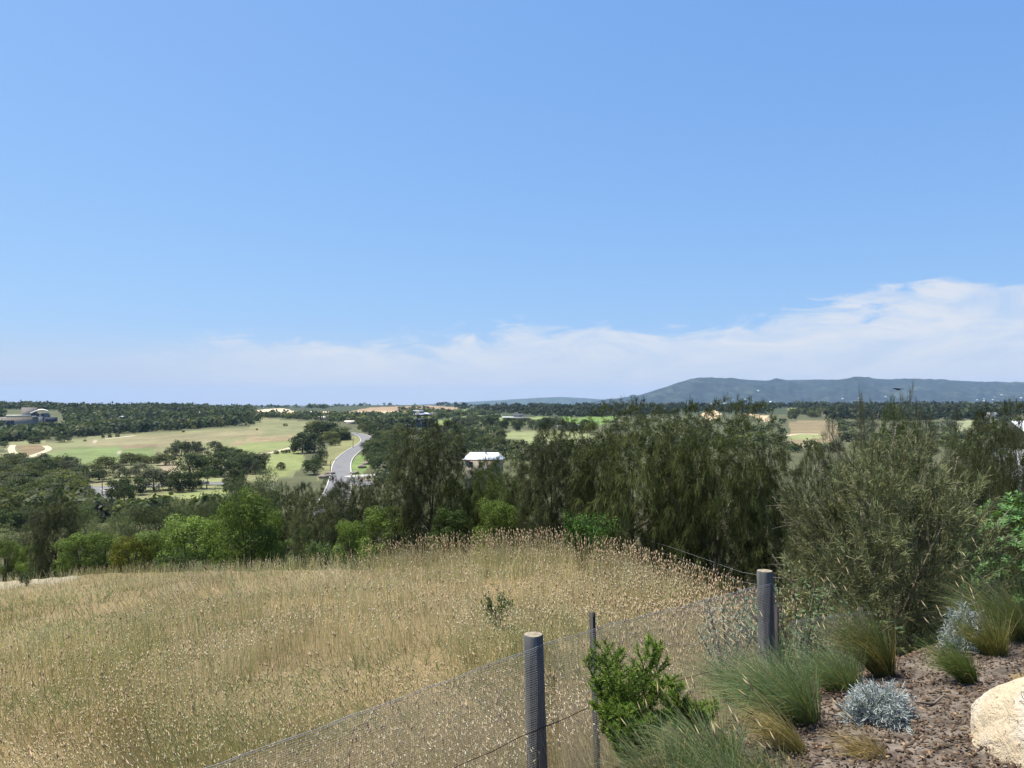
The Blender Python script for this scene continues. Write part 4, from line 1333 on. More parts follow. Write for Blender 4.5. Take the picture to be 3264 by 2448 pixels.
# dark cube house
t, d = hplace('cube_house', 'dark blue-grey flat-roofed cube house above the wooded strip', z2, 1460, 350)
k = .11913 * d / F_PX
w = 165 * k
bpart('wall', t, 'slate', (-w / 2, w / 2, 0, 9, -2, 70 * k))
bpart('roof', t, 'slate', (-w / 2 - 0.3, w / 2 + 0.3, -1.6, 9.4, 52 * k, 76 * k))
win(t, -w * 0.15, w * 0.12, 0, 4 * k, 46 * k)
win(t, w * 0.18, w * 0.40, 0, 4 * k, 46 * k)
bpart('column', t, 'darkw', (w / 2 - 0.2, w / 2 + 0.1, -1.5, -1.2, -2, 52 * k))
bpart('wing', t, 'darkw', (-w / 2 - 90 * k, -w / 2 - 0.5, 1, 8, -2, 22 * k))
bpart('wing_roof', t, 'metal', (-w / 2 - 95 * k, -w / 2 - 0.4, 0.2, 8.6, 22 * k, 27 * k))

# long white house
t, d = hplace('white_house', 'long low white-roofed house on the far green slope', z2, 1460, 252)
k = .11913 * d / F_PX
bpart('wall', t, 'stone', (-95 * k, -20 * k, 3, 14, -2, 38 * k)); bpart('roof', t, 'white', (-98 * k, -15 * k, 2, 15, 38 * k, 46 * k))
bpart('wall', t, 'darkw', (-80 * k, 45 * k, 0, 12, -2, 14 * k))
gable_roof('roof', t, 'white', -92 * k, 42 * k, 0, 12, 14 * k, 14 * k, hip=30 * k, ov=1.0)
bpart('wing', t, 'grey', (45 * k, 110 * k, 1, 12, -2, 24 * k)); bpart('wing_roof', t, 'metal', (44 * k, 112 * k, 0.5, 12.5, 24 * k, 27 * k))
for a0 in (-60, -30, 0, 22):
    win(t, a0 * k, (a0 + 16) * k, 0, 2 * k, 11 * k)

# gabled house by the vineyard
t, d = hplace('gabled_house', 'low house with verandah and dark gabled loft beside the vineyard', z3, 120, 288)
k = .11913 * d / F_PX
bpart('wall', t, 'beige', (-110 * k, 110 * k, 0, 14, -2, 22 * k))
bpart('roof', t, 'white', (-118 * k, 60 * k, -2, 15, 22 * k, 27 * k))
bpart('wing', t, 'darkw', (-40 * k, 112 * k, -0.5, 0.0, 0, 18 * k))
bpart('loft', t, 'grey', (-20 * k, 50 * k, 3, 12, 27 * k, 38 * k))
gable_roof('roof', t, 'darkw', -22 * k, 52 * k, 3, 12, 38 * k, 16 * k, ov=0.8)
for a0 in (-100, -75, -50): win(t, a0 * k, (a0 + 16) * k, 0, 3 * k, 16 * k)

# low sheds
t, d = hplace('low_shed', 'low shed with white flat roof among the windbreak trees', z3, 630, 342)
k = .11913 * d / F_PX
bpart('wall', t, 'grey', (-55 * k, 60 * k, 0, 9, -3, 12 * k)); bpart('roof', t, 'white', (-58 * k, 62 * k, -0.6, 9.6, 12 * k, 17 * k))
t, d = hplace('low_shed', 'smaller slanting white shed roof left of the low shed', z3, 490, 348)
k = .11913 * d / F_PX
bpart('wall', t, 'grey', (-28 * k, 30 * k, 0, 7, -3, 9 * k)); gable_roof('roof', t, 'white', -28 * k, 30 * k, 0, 7, 9 * k, 8 * k)

# near white roofed house
t = thing('white_roofed_house', 'nearest house, beige walls and bright white hipped roof among the she-oaks', 'house', spot(484, 165), -0.10)
t.scale = (0.86, 0.86, 1.0)
gz = t.location.z
ze = z_of(460.0, 165) - gz
bpart('wall', t, 'beige', (-4.6, 3.9, 0, 6, -1.5, ze))
gable_roof('roof', t, 'white', -4.6, 3.9, 0, 6, ze + 0.1, 1.35, hip=1.3, ov=0.55, th=0.06)
bpart('gutter', t, 'rust', (-5.18, 4.48, -0.66, -0.56, ze - 0.14, ze + 0.06), (-5.2, -5.1, -0.5, 6.5, ze - 0.14, ze + 0.06), (4.4, 4.5, -0.5, 6.5, ze - 0.14, ze + 0.06))
win(t, -1.1, -0.5, 0, ze - 1.5, ze - 0.5)
win(t, -3.6, -2.8, 0, ze - 1.5, ze - 0.5)
g = Geo(); g.tube([(0.2, 2.2, ze + 0.9), (0.2, 2.2, ze + 1.7)], 0.16, 8); g.tube([(0.2, 2.2, ze + 1.6), (0.2, 2.2, ze + 1.95)], [0.30, 0.26], 8); g.build('roof_vent', H_['darkw'], t)
g = Geo(); g.tube([(-0.4, 2.2, ze + 0.9), (-0.4, 2.2, ze + 1.8)], 0.06, 6); g.build('flue', H_['metal'], t)

# far buildings at the side
t, d = hplace('far_house', 'grey-roofed house on the plain beyond the glossy-leaved bush', z4, 1905, 272)
k = .11913 * d / F_PX
bpart('wall', t, 'grey', (-80 * k, 80 * k, 0, 12, -4, 30 * k)); gable_roof('roof', t, 'metal', -80 * k, 80 * k, 0, 12, 30 * k, 22 * k, hip=20 * k)
t, d = hplace('far_house', 'thin white-roofed house behind the grey-roofed one', z4, 1880, 196)
k = .11913 * d / F_PX
bpart('wall', t, 'grey', (-36 * k, 36 * k, 0, 12, -4, 9 * k)); bpart('roof', t, 'white', (-38 * k, 38 * k, -1, 13, 9 * k, 14 * k))
t = thing('pale_shed', 'pale corrugated shed roof cut by the picture edge above the she-oaks', 'shed', spot(1090, 60), 0.2)
zt = z_of(422, 60) - t.location.z
bpart('wall', t, 'metal', (-3.6, 6, 0, 6, -1, zt - 2.2))
gr = Geo(); rows_ = 40
for i in range(rows_):
    x0 = -4.0 + i * 0.26
    gr.add([(x0, -0.5, zt - 2.35), (x0 + 0.13, -0.5, zt - 2.30), (x0 + 0.26, -0.5, zt - 2.35), (x0, 3.2, zt), (x0 + 0.13, 3.2, zt + 0.05), (x0 + 0.26, 3.2, zt), (x0, 6.8, zt - 2.35), (x0 + 0.26, 6.8, zt - 2.35)],
           [(0, 1, 4, 3), (1, 2, 5, 4), (3, 5, 7, 6)])
gr.build('roof', H_['white'], t)
for f_, x, y, lab in ((z2, 600, 286, 'cream shed roofs in the trees above the knoll'), (z2, 830, 322, 'pale roof peeping over the trees at the road end'),
                      (z1, 1005, 285, 'small pale house in the hillside wood'), (z1, 1180, 262, 'dark little house with flat roof in the hillside wood'), (z1, 1720, 246, 'tiny white-roofed house near the top of the hillside wood')):
    t, d = hplace('far_house', lab, f_, x, y)
    k = .11913 * d / F_PX
    bpart('wall', t, 'stone', (-42 * k, 42 * k, 0, 9, -3, 22 * k))
    gable_roof('roof', t, 'cream' if f_ is z2 else 'white', -44 * k, 44 * k, 0, 9, 22 * k, 9 * k, hip=8 * k)

# roadside panel, poles
q = at(*[[v] for v in z1(1710, 836)], dmin=110)[0]
t = thing('roadside_panel', 'long grey panel sign on three posts beside the side street', 'sign', q)
k = .11913 * q[1] / F_PX
bpart('panel', t, 'metal', (-44 * k, 44 * k, 0, 0.12, 12 * k, 36 * k))
for x in (-42, 0, 42):
    bpart('post', t, 'timber', (x * k - 0.06, x * k + 0.06, 0.13, 0.25, -0.4, 38 * k))


def pole(f, x, yb, yt, label, lamp=None, mat='timber'):
    q = at(*[[v] for v in f(x, yb)], dmin=110)[0]
    h = (yb - yt) * .11913 * q[1] / F_PX
    t = thing('street_pole', label, 'pole', q)
    g = Geo(); g.tube([(0, 0, -0.5), (0, 0, h * 0.5), (0, 0, h)], [0.14, 0.12, 0.09], 8); g.build('shaft', H_[mat], t)
    if lamp:
        g = Geo(); g.tube([(0, 0, h - 0.2), (lamp * .4, 0, h + 0.25), (lamp, 0, h + 0.3)], 0.05, 6); g.build('arm', H_[mat], t)
        g = Geo(); g.box(lamp - 0.2, lamp + 0.5, -0.15, 0.15, h + 0.2, h + 0.38); g.build('lamp_head', H_['metal'], t)


pole(z1, 857, 908, 770, 'brown timber pole where lane meets side street')
pole(z2, 857, 522, 405, 'street lamp pole on the verge at the road bend', 2.2)
pole(z2, 668, 726, 628, 'street lamp pole on the verge low down by the junction', 1.6)

# boulders round the road junction
rk_m = plain_mat('garden_boulder', (0.26, 0.215, 0.165), 0.95, 0.1, 0.3, 1.2)
rng = np.random.default_rng(8)


def boulder_geo(rng, rx, ry, rz_, seed, n=2, rough=0.25):
    import bmesh
    bm = bmesh.new(); bmesh.ops.create_icosphere(bm, subdivisions=n, radius=1.0)
    v = np.array([p.co[:] for p in bm.verts]); f = np.array([[q.index for q in fc.verts] for fc in bm.faces]); bm.free()
    for _ in range(7):
        nrm_ = unit(rng.normal(size=3)); dd = 0.62 + 0.25 * rng.random()
        s = v @ nrm_
        v = v - np.maximum(s - dd, 0)[:, None] * nrm_ * 0.9
    v = v * (1 + rough * (fbm(v[:, 0] * 2 + seed, v[:, 1] * 2 + v[:, 2] * 1.7, seed, 3) - 0.5))[:, None]
    return v * np.array([rx, ry, rz_]), f


for i, (f_, x, y, s_, lab) in enumerate([(z2, 600, 775, 1.6, 'low side of the road junction'), (z2, 640, 765, 1.3, 'low side of the road junction'), (z2, 655, 745, 1.5, 'low side of the road junction'), (z2, 685, 742, 1.2, 'low side of the road junction'),
                                    (z2, 850, 742, 1.2, 'driveway corner of the road junction'), (z2, 880, 738, 1.3, 'driveway corner of the road junction'), (z2, 915, 790, 1.4, 'driveway corner of the road junction'), (z2, 940, 800, 1.4, 'driveway corner of the road junction'), (z2, 970, 806, 1.3, 'driveway corner of the road junction'),
                                    (z2, 935, 690, 1.8, 'grove edge right of the road'), (z2, 960, 660, 1.6, 'grove edge right of the road'), (z2, 985, 640, 1.5, 'grove edge right of the road'), (z2, 1030, 425, 1.8, 'road bend beneath the grove'), (z2, 1000, 412, 1.6, 'road bend beneath the grove'), (z2, 1055, 440, 1.5, 'road bend beneath the grove')]):
    q = at(*[[v] for v in f_(x, y)], dmin=110)[0]
    v, f = boulder_geo(rng, s_, s_ * .8, s_ * .6, i)
    g = Geo(); g.add(v, f)
    o = g.build('boulder', rk_m, loc=(q[0], q[1], q[2] + s_ * 0.2))
    tag(o, 'tan boulder in the planting at the ' + lab, 'boulder', 'boulders at the ' + lab)

# a bird gliding in front of the mountain
rng = np.random.default_rng(9)
bird_m = plain_mat('bird_plumage', (0.045, 0.03, 0.028), 0.8, 0.2, 0.3, 8.0)
db = 30.0
bx, bz = ray(*z4(1150, 28))
t = thing('bird', 'small dark bird gliding level in front of the blue mountain', 'bird', (float(bx) * db, db, float(bz) * db), 0.25)
g = Geo(); g.tube([(-0.13, 0, 0.02), (-0.08, 0, 0.02), (0, 0, 0.0), (0.09, 0, -0.01), (0.16, 0, -0.02)], [0.012, 0.032, 0.036, 0.022, 0.006], 8); g.build('body', bird_m, t, True)
g = Geo(); g.tube([(-0.17, 0, 0.022), (-0.15, 0, 0.028), (-0.125, 0, 0.022)], [0.004, 0.02, 0.014], 6); g.build('head', bird_m, t, True)
for s_ in (-1, 1):
    g = Geo()
    v = [(-0.05, 0.02 * s_, 0.01), (0.05, 0.02 * s_, 0.01), (-0.06, 0.14 * s_, 0.035), (0.05, 0.14 * s_, 0.03), (0.02, 0.30 * s_, 0.02), (0.07, 0.28 * s_, 0.015)]
    v += [(a, b_, c - 0.006) for a, b_, c in v]
    g.add(v, [(0, 1, 3, 2), (2, 3, 5, 4), (6, 8, 9, 7), (8, 10, 11, 9), (0, 2, 8, 6), (2, 4, 10, 8), (1, 7, 9, 3), (3, 9, 11, 5)])
    g.build('wing', bird_m, t)
g = Geo(); v = [(0.12, -0.015, -0.01), (0.12, 0.015, -0.01), (0.23, 0.045, -0.02), (0.23, -0.045, -0.02)]; v += [(a, b_, c - 0.004) for a, b_, c in v]
g.add(v, [(0, 1, 2, 3), (7, 6, 5, 4), (0, 4, 5, 1), (2, 6, 7, 3), (1, 5, 6, 2), (3, 7, 4, 0)]); g.build('tail', bird_m, t)

# ================================================================ wire fence at the end of the field
far_steel = plain_mat('dark_steel', (0.035, 0.03, 0.03), 0.7, 0.3, 0.3, 8.0)
wire_m = plain_mat('galvanised_wire', (0.33, 0.33, 0.33), 0.45, 0.5, 0.1, 20.0, metallic=0.3)
fl = [(850, 15.5), (790, 16.5), (740, 17.5), (680, 19.5), (620, 22), (500, 25), (420, 28), (370, 30), (319, 32), (278, 34), (200, 38)]
line = smooth_line([spot(px, d)[:2] for px, d in fl], 0.5)
t = thing('wire_fence', 'plain wire fence on dark steel pickets between the dry field and the she-oaks', 'fence', (line[0][0], line[0][1], 0))
org = np.array([line[0][0], line[0][1], 0])
seg = np.concatenate([[0], np.cumsum(np.linalg.norm(np.diff(line, axis=0), axis=1))])
pk = [spot(px, d) for px, d in ((278, 34), (319, 32), (370, 30), (436, 27.4), (505, 24.8), (580, 23.1), (655, 20.4), (715, 18.2), (775, 16.8))]
for q in pk:
    g = Geo(); p = q - org
    for a in (0.3, 0.3 + 2 * PI / 3, 0.3 + 4 * PI / 3):
        ca, sa = math.cos(a) * 0.032, math.sin(a) * 0.032
        g.add([(p[0] - sa * .12, p[1] + ca * .12, p[2] - .3), (p[0] + ca, p[1] + sa, p[2] - .3), (p[0] + sa * .12, p[1] - ca * .12, p[2] - .3),
               (p[0] - sa * .12, p[1] + ca * .12, p[2] + 1.25), (p[0] + ca, p[1] + sa, p[2] + 1.25), (p[0] + sa * .12, p[1] - ca * .12, p[2] + 1.25)],
              [(0, 1, 4, 3), (1, 2, 5, 4), (2, 0, 3, 5)])
    g.build('picket', far_steel, t)
zl = terrain(line[:, 0], line[:, 1])
for hh in (0.40, 0.58, 0.76, 0.94, 1.15):
    g = Geo()
    g.tube(np.stack([line[:, 0], line[:, 1], zl + hh + 0.004 * np.sin(seg * 1.1)], 1) - org, 0.0025, 3, cap=False)
    g.build('wire', wire_m, t)

# ================================================================ netting fence in front
post_m, nt = new_mat('weathered_post')
tcn = nt.n('ShaderNodeTexCoord')
mp = nt.n('ShaderNodeMapping'); mp.inputs['Scale'].default_value = (26, 26, 1.3)
nt.l(tcn.outputs['Object'], mp.inputs['Vector'])
a1 = nt.noise(mp.outputs[0], 1.0, 7.0, 0.65)
a2 = nt.noise(tcn.outputs['Object'], 5.0, 4.0, 0.6)
c = nt.mix(nt.rng(a1, 0.3, 0.7), (0.065, 0.068, 0.068), (0.165, 0.165, 0.152))
c = nt.mix(nt.rng(a2, 0.5, 0.75, 0.0, 0.5), c, (0.11, 0.105, 0.085))
crk = nt.rng(a1, 0.24, 0.31, 1.0, 0.0)
c = nt.mix(nt.m('MULTIPLY', crk, 0.7), c, (0.025, 0.024, 0.022))
bn = nt.n('ShaderNodeBump'); bn.inputs['Distance'].default_value = 0.006; nt.l(a1, bn.inputs['Height'])
out(nt, bsdf(nt, c, 0.9, 0.15, bn.outputs[0]).outputs[0])
end_m = plain_mat('end_grain', (0.26, 0.22, 0.155), 0.95, 0.1, 0.35, 30.0, 0.003)


def fence_pt(u):
    p = FA + F_DIR * u
    return np.array([p[0], p[1], float(terrain(np.array([p[0]]), np.array([p[1]]))[0])])


UB = float(np.linalg.norm(FB - FA))
UC = -2.75; UD = 3.6
TOPZ = {UC: -1.84, 0.0: -1.50, UB: -1.355, UD: -1.55}
t = thing('netting_fence', 'fine wire netting fence on round grey timber posts at the foot of the garden bank', 'fence', fence_pt(0.0))
org = fence_pt(0.0)


def round_post(u, r, lean=(0, 0), seed=0):
    p = fence_pt(u) - org
    top = TOPZ[u] - org[2]
    rng = np.random.default_rng(seed)
    S = 20
    zs = np.linspace(p[2] - 0.5, top, 9)
    V = []
    for z in zs:
        a = np.arange(S) * 2 * PI / S
        rr = r * (1 + 0.015 * np.sin(3 * a + seed) + 0.01 * np.sin(z * 5 + a * 2)) * (1.06 - 0.05 * (z - zs[0]) / (zs[-1] - zs[0]))
        f_ = (z - zs[0]) / (zs[-1] - zs[0])
        V.append(np.stack([p[0] + rr * np.cos(a) + lean[0] * (f_ - 1), p[1] + rr * np.sin(a) + lean[1] * (f_ - 1), np.full(S, z)], 1))
    # small chamfer
    a = np.arange(S) * 2 * PI / S
    V.append(np.stack([p[0] + r * .93 * np.cos(a), p[1] + r * .93 * np.sin(a), np.full(S, top + 0.008)], 1))
    V = np.array(V); n = len(V)
    f = [(i * S + k, i * S + (k + 1) % S, (i + 1) * S + (k + 1) % S, (i + 1) * S + k) for i in range(n - 1) for k in range(S)]
    g = Geo(); g.add(V.reshape(-1, 3), f)
    po = g.build('post', post_m, t, True)
    g = Geo(); ring = V[-1]; ring = np.concatenate([ring, (V[-1] - np.array([p[0], p[1], 0])) * np.array([.5, .5, 1]) + np.array([p[0], p[1], 0.003])])
    cpt = [[p[0], p[1], top + 0.010]]
    g.add(np.concatenate([ring, cpt]), [(k, (k + 1) % S, S + (k + 1) % S, S + k) for k in range(S)])
    g.f3.append(np.array([(S + k, S + (k + 1) % S, 2 * S) for k in range(S)]))
    g.build('end_grain', end_m, po)


round_post(0.0, 0.0625, (-0.05, 0.0), 1)
round_post(UB, 0.0625, (-0.03, 0), 2)
round_post(UC, 0.0625, (0, 0), 3)
PKU = [0.55, UB + 0.14, UB + 1.30]
for i, u in enumerate(PKU):
    p = fence_pt(u) - org
    top = np.interp(u, list(TOPZ), list(TOPZ.values())) - org[2] + (0.03 if i == 0 else -0.28)
    g = Geo()
    for a in (0.5, 0.5 + 2 * PI / 3, 0.5 + 4 * PI / 3):
        ca, sa = math.cos(a) * 0.023, math.sin(a) * 0.023
        q = [(p[0] - sa * .16, p[1] + ca * .16), (p[0] + ca - sa * .1, p[1] + sa + ca * .1), (p[0] + ca + sa * .1, p[1] + sa - ca * .1), (p[0] + sa * .16, p[1] - ca * .16)]
        lean = 0.05 if i == 0 else 0
        g.add([(x, y, p[2] - .4) for x, y in q] + [(x - lean, y, top) for x, y in q], [(0, 1, 5, 4), (1, 2, 6, 5), (2, 3, 7, 6), (4, 5, 6, 7)])
    g.build('star_picket', far_steel, t)

# wires and netting hang on the bank side of the posts
off = F_NRM * 0.075


def net_top(u):
    z = np.interp(u, [UC, -1.4, 0.0, 0.55, UB, UB + 0.14, UB + 1.35, UD], [-1.88, -1.735, -1.545, -1.50, -1.43, -1.76, -1.84, -1.90])
    return z + 0.005 * np.sin(u * 5) + 0.002 * np.sin(u * 23)


def net_xyz(u, z):
    wob = 0.012 * np.sin(u * 5.3) + 0.008 * np.sin(u * 13 + z * 6)
    p = FA[None] + F_DIR[None] * np.asarray(u)[:, None] + (F_NRM[None] * (0.075 + wob)[:, None])
    return np.stack([p[:, 0], p[:, 1], z], 1) - org


us = np.arange(UC, UD, 0.10)
for name, dz, rad in (('top_wire', 0.0, 0.0018), ('middle_wire', -0.52, 0.0030), ('lower_wire', -0.98, 0.0030)):
    g = Geo(); g.tube(net_xyz(us, net_top(us) + dz + (0.01 * np.sin(us * 3.1) if dz else 0)), rad, 5, cap=False)
    g.build(name, wire_m if dz == 0 else plain_mat('rusty_wire', (0.055, 0.035, 0.03), 0.8, 0.2, 0.3, 20.0), t)
g = Geo()
# twisted selvedge doubles the top edge
g.tube(net_xyz(us, net_top(us) - 0.011 + 0.004 * np.sin(us * 40)), 0.0014, 4, cap=False)
PITCHN = 0.0135
for i in range(1, 90):
    zz = net_top(us) - i * PITCHN + 0.002 * np.sin(us * 7 + i)
    g.tube(net_xyz(us, zz), 0.00088, 3, cap=False)
uv = np.arange(UC, UD, PITCHN)
zt = net_top(uv)
hs = np.linspace(0, 1.21, 7)
for i, u in enumerate(uv):
    g.tube(net_xyz(np.full(7, u) + 0.002 * np.sin(hs * 9 + u * 3), zt[i] - hs), 0.0006, 3, cap=False)
net_m = plain_mat('netting_wire', (0.26, 0.25, 0.24), 0.5, 0.5, 0.1, 20.0, metallic=0.25)
tag(g.build('netting', net_m, t), kind='stuff')

# ================================================================ dry grass field
STRAW = np.array([0.53, 0.43, 0.245]); PALE = np.array([0.63, 0.56, 0.43]); SG = np.array([0.235, 0.21, 0.085]); TAN = np.array([0.57, 0.455, 0.285])


def field_points(rng, n, dlo, dhi, px_lo=-60, px_hi=1090, power=1.0):
    """random points of the field, denser near the camera"""
    d = dlo * (dhi / dlo) ** (rng.random(n) ** power)
    px = px_lo + (px_hi - px_lo) * rng.random(n)
    x = (px - 512) / F_PX * d
    e = np.interp(px, EDGE_PX, EDGE_D)
    s = fence_s(x, d)
    ok = (d < e + 4.0) & (s < 0.10 + 0.12 * rng.random(n))
    ok &= (px < 860) & ~((px < 80) & (d > 33.5) & (rng.random(n) < 0.82))
    return x[ok], d[ok], px[ok]


def greenness(x, y):
    px = 512 + F_PX * x / y
    v = np.clip((fbm(x * 0.42 + 3, y * 0.5, 61, 3) - 0.54) * 5, 0, 0.8)
    v = np.maximum(v, np.exp(-(((px - 45) / 75) ** 2 + ((y - 10.3) / 1.3) ** 2)))
    v = np.maximum(v, 0.8 * np.exp(-(((px - 150) / 70) ** 2 + ((y - 12.6) / 1.4) ** 2)))
    v = np.maximum(v, 0.85 * np.exp(-(((px - 70) / 100) ** 2 + ((y - 24) / 6) ** 2)))
    return np.maximum(v, np.exp(-(((x + 0.35) / 0.5) ** 2 + ((y - 4.65) / 0.4) ** 2)))


def stalks(g, rng, x, y, kind):
    if kind in ('tail', 'oat', 'blade'):
        dens = np.clip((fbm(x * 1.1, y * 1.1, 51, 3) - 0.30) * 3.0, 0.25, 1.0)
        k_ = rng.random(len(x)) > (0.72 * greenness(x, y) if kind != 'blade' else 0) + (1 - dens) * 0.8
        x = x[k_]; y = y[k_]
    n = len(x)
    z = terrain(x, y) - 0.01
    d = np.hypot(x, y)
    base = np.stack([x, y, z], 1)
    patch = fbm(x * 0.5, y * 0.5, 41, 3); patch2 = fbm(x * 0.22 + 5, y * 0.22, 43, 3)
    lean = rng.normal(size=(n, 2)) * 0.10 + np.array([-0.06, 0.0]) + 0.55 * (np.stack([fbm(x * 1.3, y * 1.3, 45, 3), fbm(x * 1.3, y * 1.3, 46, 3)], 1) - 0.5)
    lodged = np.clip((fbm(x * 0.45 + 8, y * 0.45, 52, 3) - 0.60) * 6, 0, 1)[:, None]
    lean = lean + lodged * np.array([-1.1, 0.5])
    dirs = np.concatenate([lean, np.ones((n, 1))], 1)
    hgt = 0.72 + 0.62 * fbm(x * 0.8 + 4, y * 0.8, 53, 3)
    thick = np.clip(d / 7.0, 0.8, 3.2)
    # the sward is paler, browner or greener from patch to patch
    f1 = fbm(x * 0.22 + 0.12 * y, y * 0.40, 47, 3); f2 = fbm(x * 0.4, y * 0.55 + 9, 48, 3)
    pale = np.clip((f1 - 0.30) * 2.6, 0, 1)[:, None]
    px_ = 512 + F_PX * x / y; e_ = np.interp(px_, EDGE_PX, EDGE_D)
    pale = np.maximum(pale, np.exp(-((px_ - 300) / 120) ** 2 - ((y - e_ + 2.5) / 3.5) ** 2)[:, None])
    tone = np.array([0.82, 0.80, 0.72]) * (1 - pale) + np.array([1.22, 1.24, 1.36]) * pale
    gmix = np.maximum(np.clip((f2 - 0.54) * 4, 0, 0.6), 0.9 * np.clip(greenness(x, y), 0, 1))[:, None]
    tone = tone * (1 - gmix) + tone * np.array([0.74, 0.92, 0.72]) * gmix
    if kind == 'tail':
        L = (0.34 + 0.28 * rng.random(n)) * hgt * 1.1 * np.clip(1.15 - d / 60, 0.6, 1)
        c = STRAW * (1 - 0.5 * patch2[:, None]) + SG * (0.5 * patch2[:, None])
        c = vary(rng, c * tone, n, 0.35, 0.08)
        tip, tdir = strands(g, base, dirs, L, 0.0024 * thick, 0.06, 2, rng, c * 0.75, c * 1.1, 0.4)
        tdir = unit(tdir + rng.normal(size=(n, 3)) * 0.35 + np.array([-0.1, 0, 0]))
        hc = vary(rng, PALE, n, 0.18, 0.05)
        tanm = rng.random(n) < 0.76
        hc[tanm] = vary(rng, TAN, int(tanm.sum()), 0.25, 0.06)
        hl = 0.020 + 0.014 * rng.random(n); hl[tanm] *= 1.7
        hr = 0.0050 + 0.0022 * rng.random(n); hr[tanm] *= 0.62
        spindles(g, tip, tdir, hl, hr * np.clip(thick, 0.9, 1.2), rng, hc * tone)
    elif kind == 'oat':
        L = (0.35 + 0.38 * rng.random(n)) * hgt
        c = vary(rng, STRAW * 1.12 * tone, n, 0.4, 0.08)
        dirs = dirs + rng.normal(size=(n, 3)) * np.array([0.14, 0.14, 0])
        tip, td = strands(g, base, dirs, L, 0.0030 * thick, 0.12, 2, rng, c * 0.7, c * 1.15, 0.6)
    elif kind == 'phalaris':
        L = 0.62 + 0.32 * rng.random(n)
        c = vary(rng, STRAW * 0.8 + SG * 0.25, n, 0.25, 0.08)
        tip, tdir = strands(g, base, dirs + rng.normal(size=(n, 3)) * 0.05, L, 0.0032 * thick * 0.8, 0.05, 2, rng, c * 0.7, c, 0.4)
        hc = vary(rng, (0.45, 0.34, 0.22), n, 0.25, 0.08)
        spindles(g, tip - tdir * 0.01, tdir + rng.normal(size=(n, 3)) * 0.12, 0.05 + 0.04 * rng.random(n), 0.0062 * np.clip(thick, 1, 1.8), rng, hc)
    elif kind == 'blade':
        L = (0.16 + 0.24 * rng.random(n))
        mixv = np.clip(patch2 * 1.3 - 0.2 + 0.3 * rng.normal(size=n), 0, 1)[:, None]
        c = vary(rng, STRAW * 0.85 * (1 - mixv) + np.array([0.17, 0.185, 0.08]) * mixv, n, 0.3, 0.08) * tone
        dirs = dirs + rng.normal(size=(n, 3)) * np.array([0.35, 0.35, 0])
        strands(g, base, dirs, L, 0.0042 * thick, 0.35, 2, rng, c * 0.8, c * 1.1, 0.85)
    elif kind == 'green':
        L = (0.16 + 0.26 * rng.random(n))
        c = vary(rng, (0.155, 0.185, 0.070), n, 0.35, 0.1)
        strands(g, base, dirs + rng.normal(size=(n, 3)) * np.array([0.45, 0.45, 0]), L, 0.0055 * thick, 0.4, 2, rng, c * 0.8, c * 1.15, 0.85)


rng = np.random.default_rng(2024)
g = Geo()
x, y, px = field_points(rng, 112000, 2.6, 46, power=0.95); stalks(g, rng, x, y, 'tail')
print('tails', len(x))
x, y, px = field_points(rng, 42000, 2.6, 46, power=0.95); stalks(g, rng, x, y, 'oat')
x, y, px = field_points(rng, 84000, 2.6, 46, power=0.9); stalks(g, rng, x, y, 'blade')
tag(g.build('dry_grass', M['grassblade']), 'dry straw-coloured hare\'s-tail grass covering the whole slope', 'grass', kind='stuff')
g = Geo()
# taller canary grass along the crest, thinning towards the camera
x, y, px = field_points(rng, 42000, 8.0, 30, px_lo=300, px_hi=800)
e = np.interp(px, EDGE_PX, EDGE_D)
prob = np.clip((px - 330) / 120, 0, 1) * np.clip(1 - np.abs(y - (e - 1.0)) / 4.5, 0, 1) ** 1.2
k_ = rng.random(len(x)) < prob * 0.34
stalks(g, rng, x[k_], y[k_], 'phalaris'); print('phalaris', k_.sum())
x, y, px = field_points(rng, 1500, 3.2, 20); stalks(g, rng, x, y, 'phalaris')
x, y, px = field_points(rng, 4200, 6.2, 12, px_lo=600, px_hi=770); k_ = rng.random(len(x)) < 0.12; stalks(g, rng, x[k_], y[k_], 'phalaris')
tag(g.build('canary_grass', M['grassblade']), 'taller canary grass with brown seed heads along the crest of the slope', 'grass', kind='stuff')
g = Geo()
# greener patches low on the slope and inside the netting
x, y, px = field_points(rng, 90000, 3.0, 40)
pr = greenness(x, y) * 0.55
k_ = rng.random(len(x)) < pr
stalks(g, rng, x[k_], y[k_], 'green'); print('green', k_.sum())
tag(g.build('green_grass', M['grassblade']), 'patches of greener weedy grass showing through the dry field', 'grass', kind='stuff')

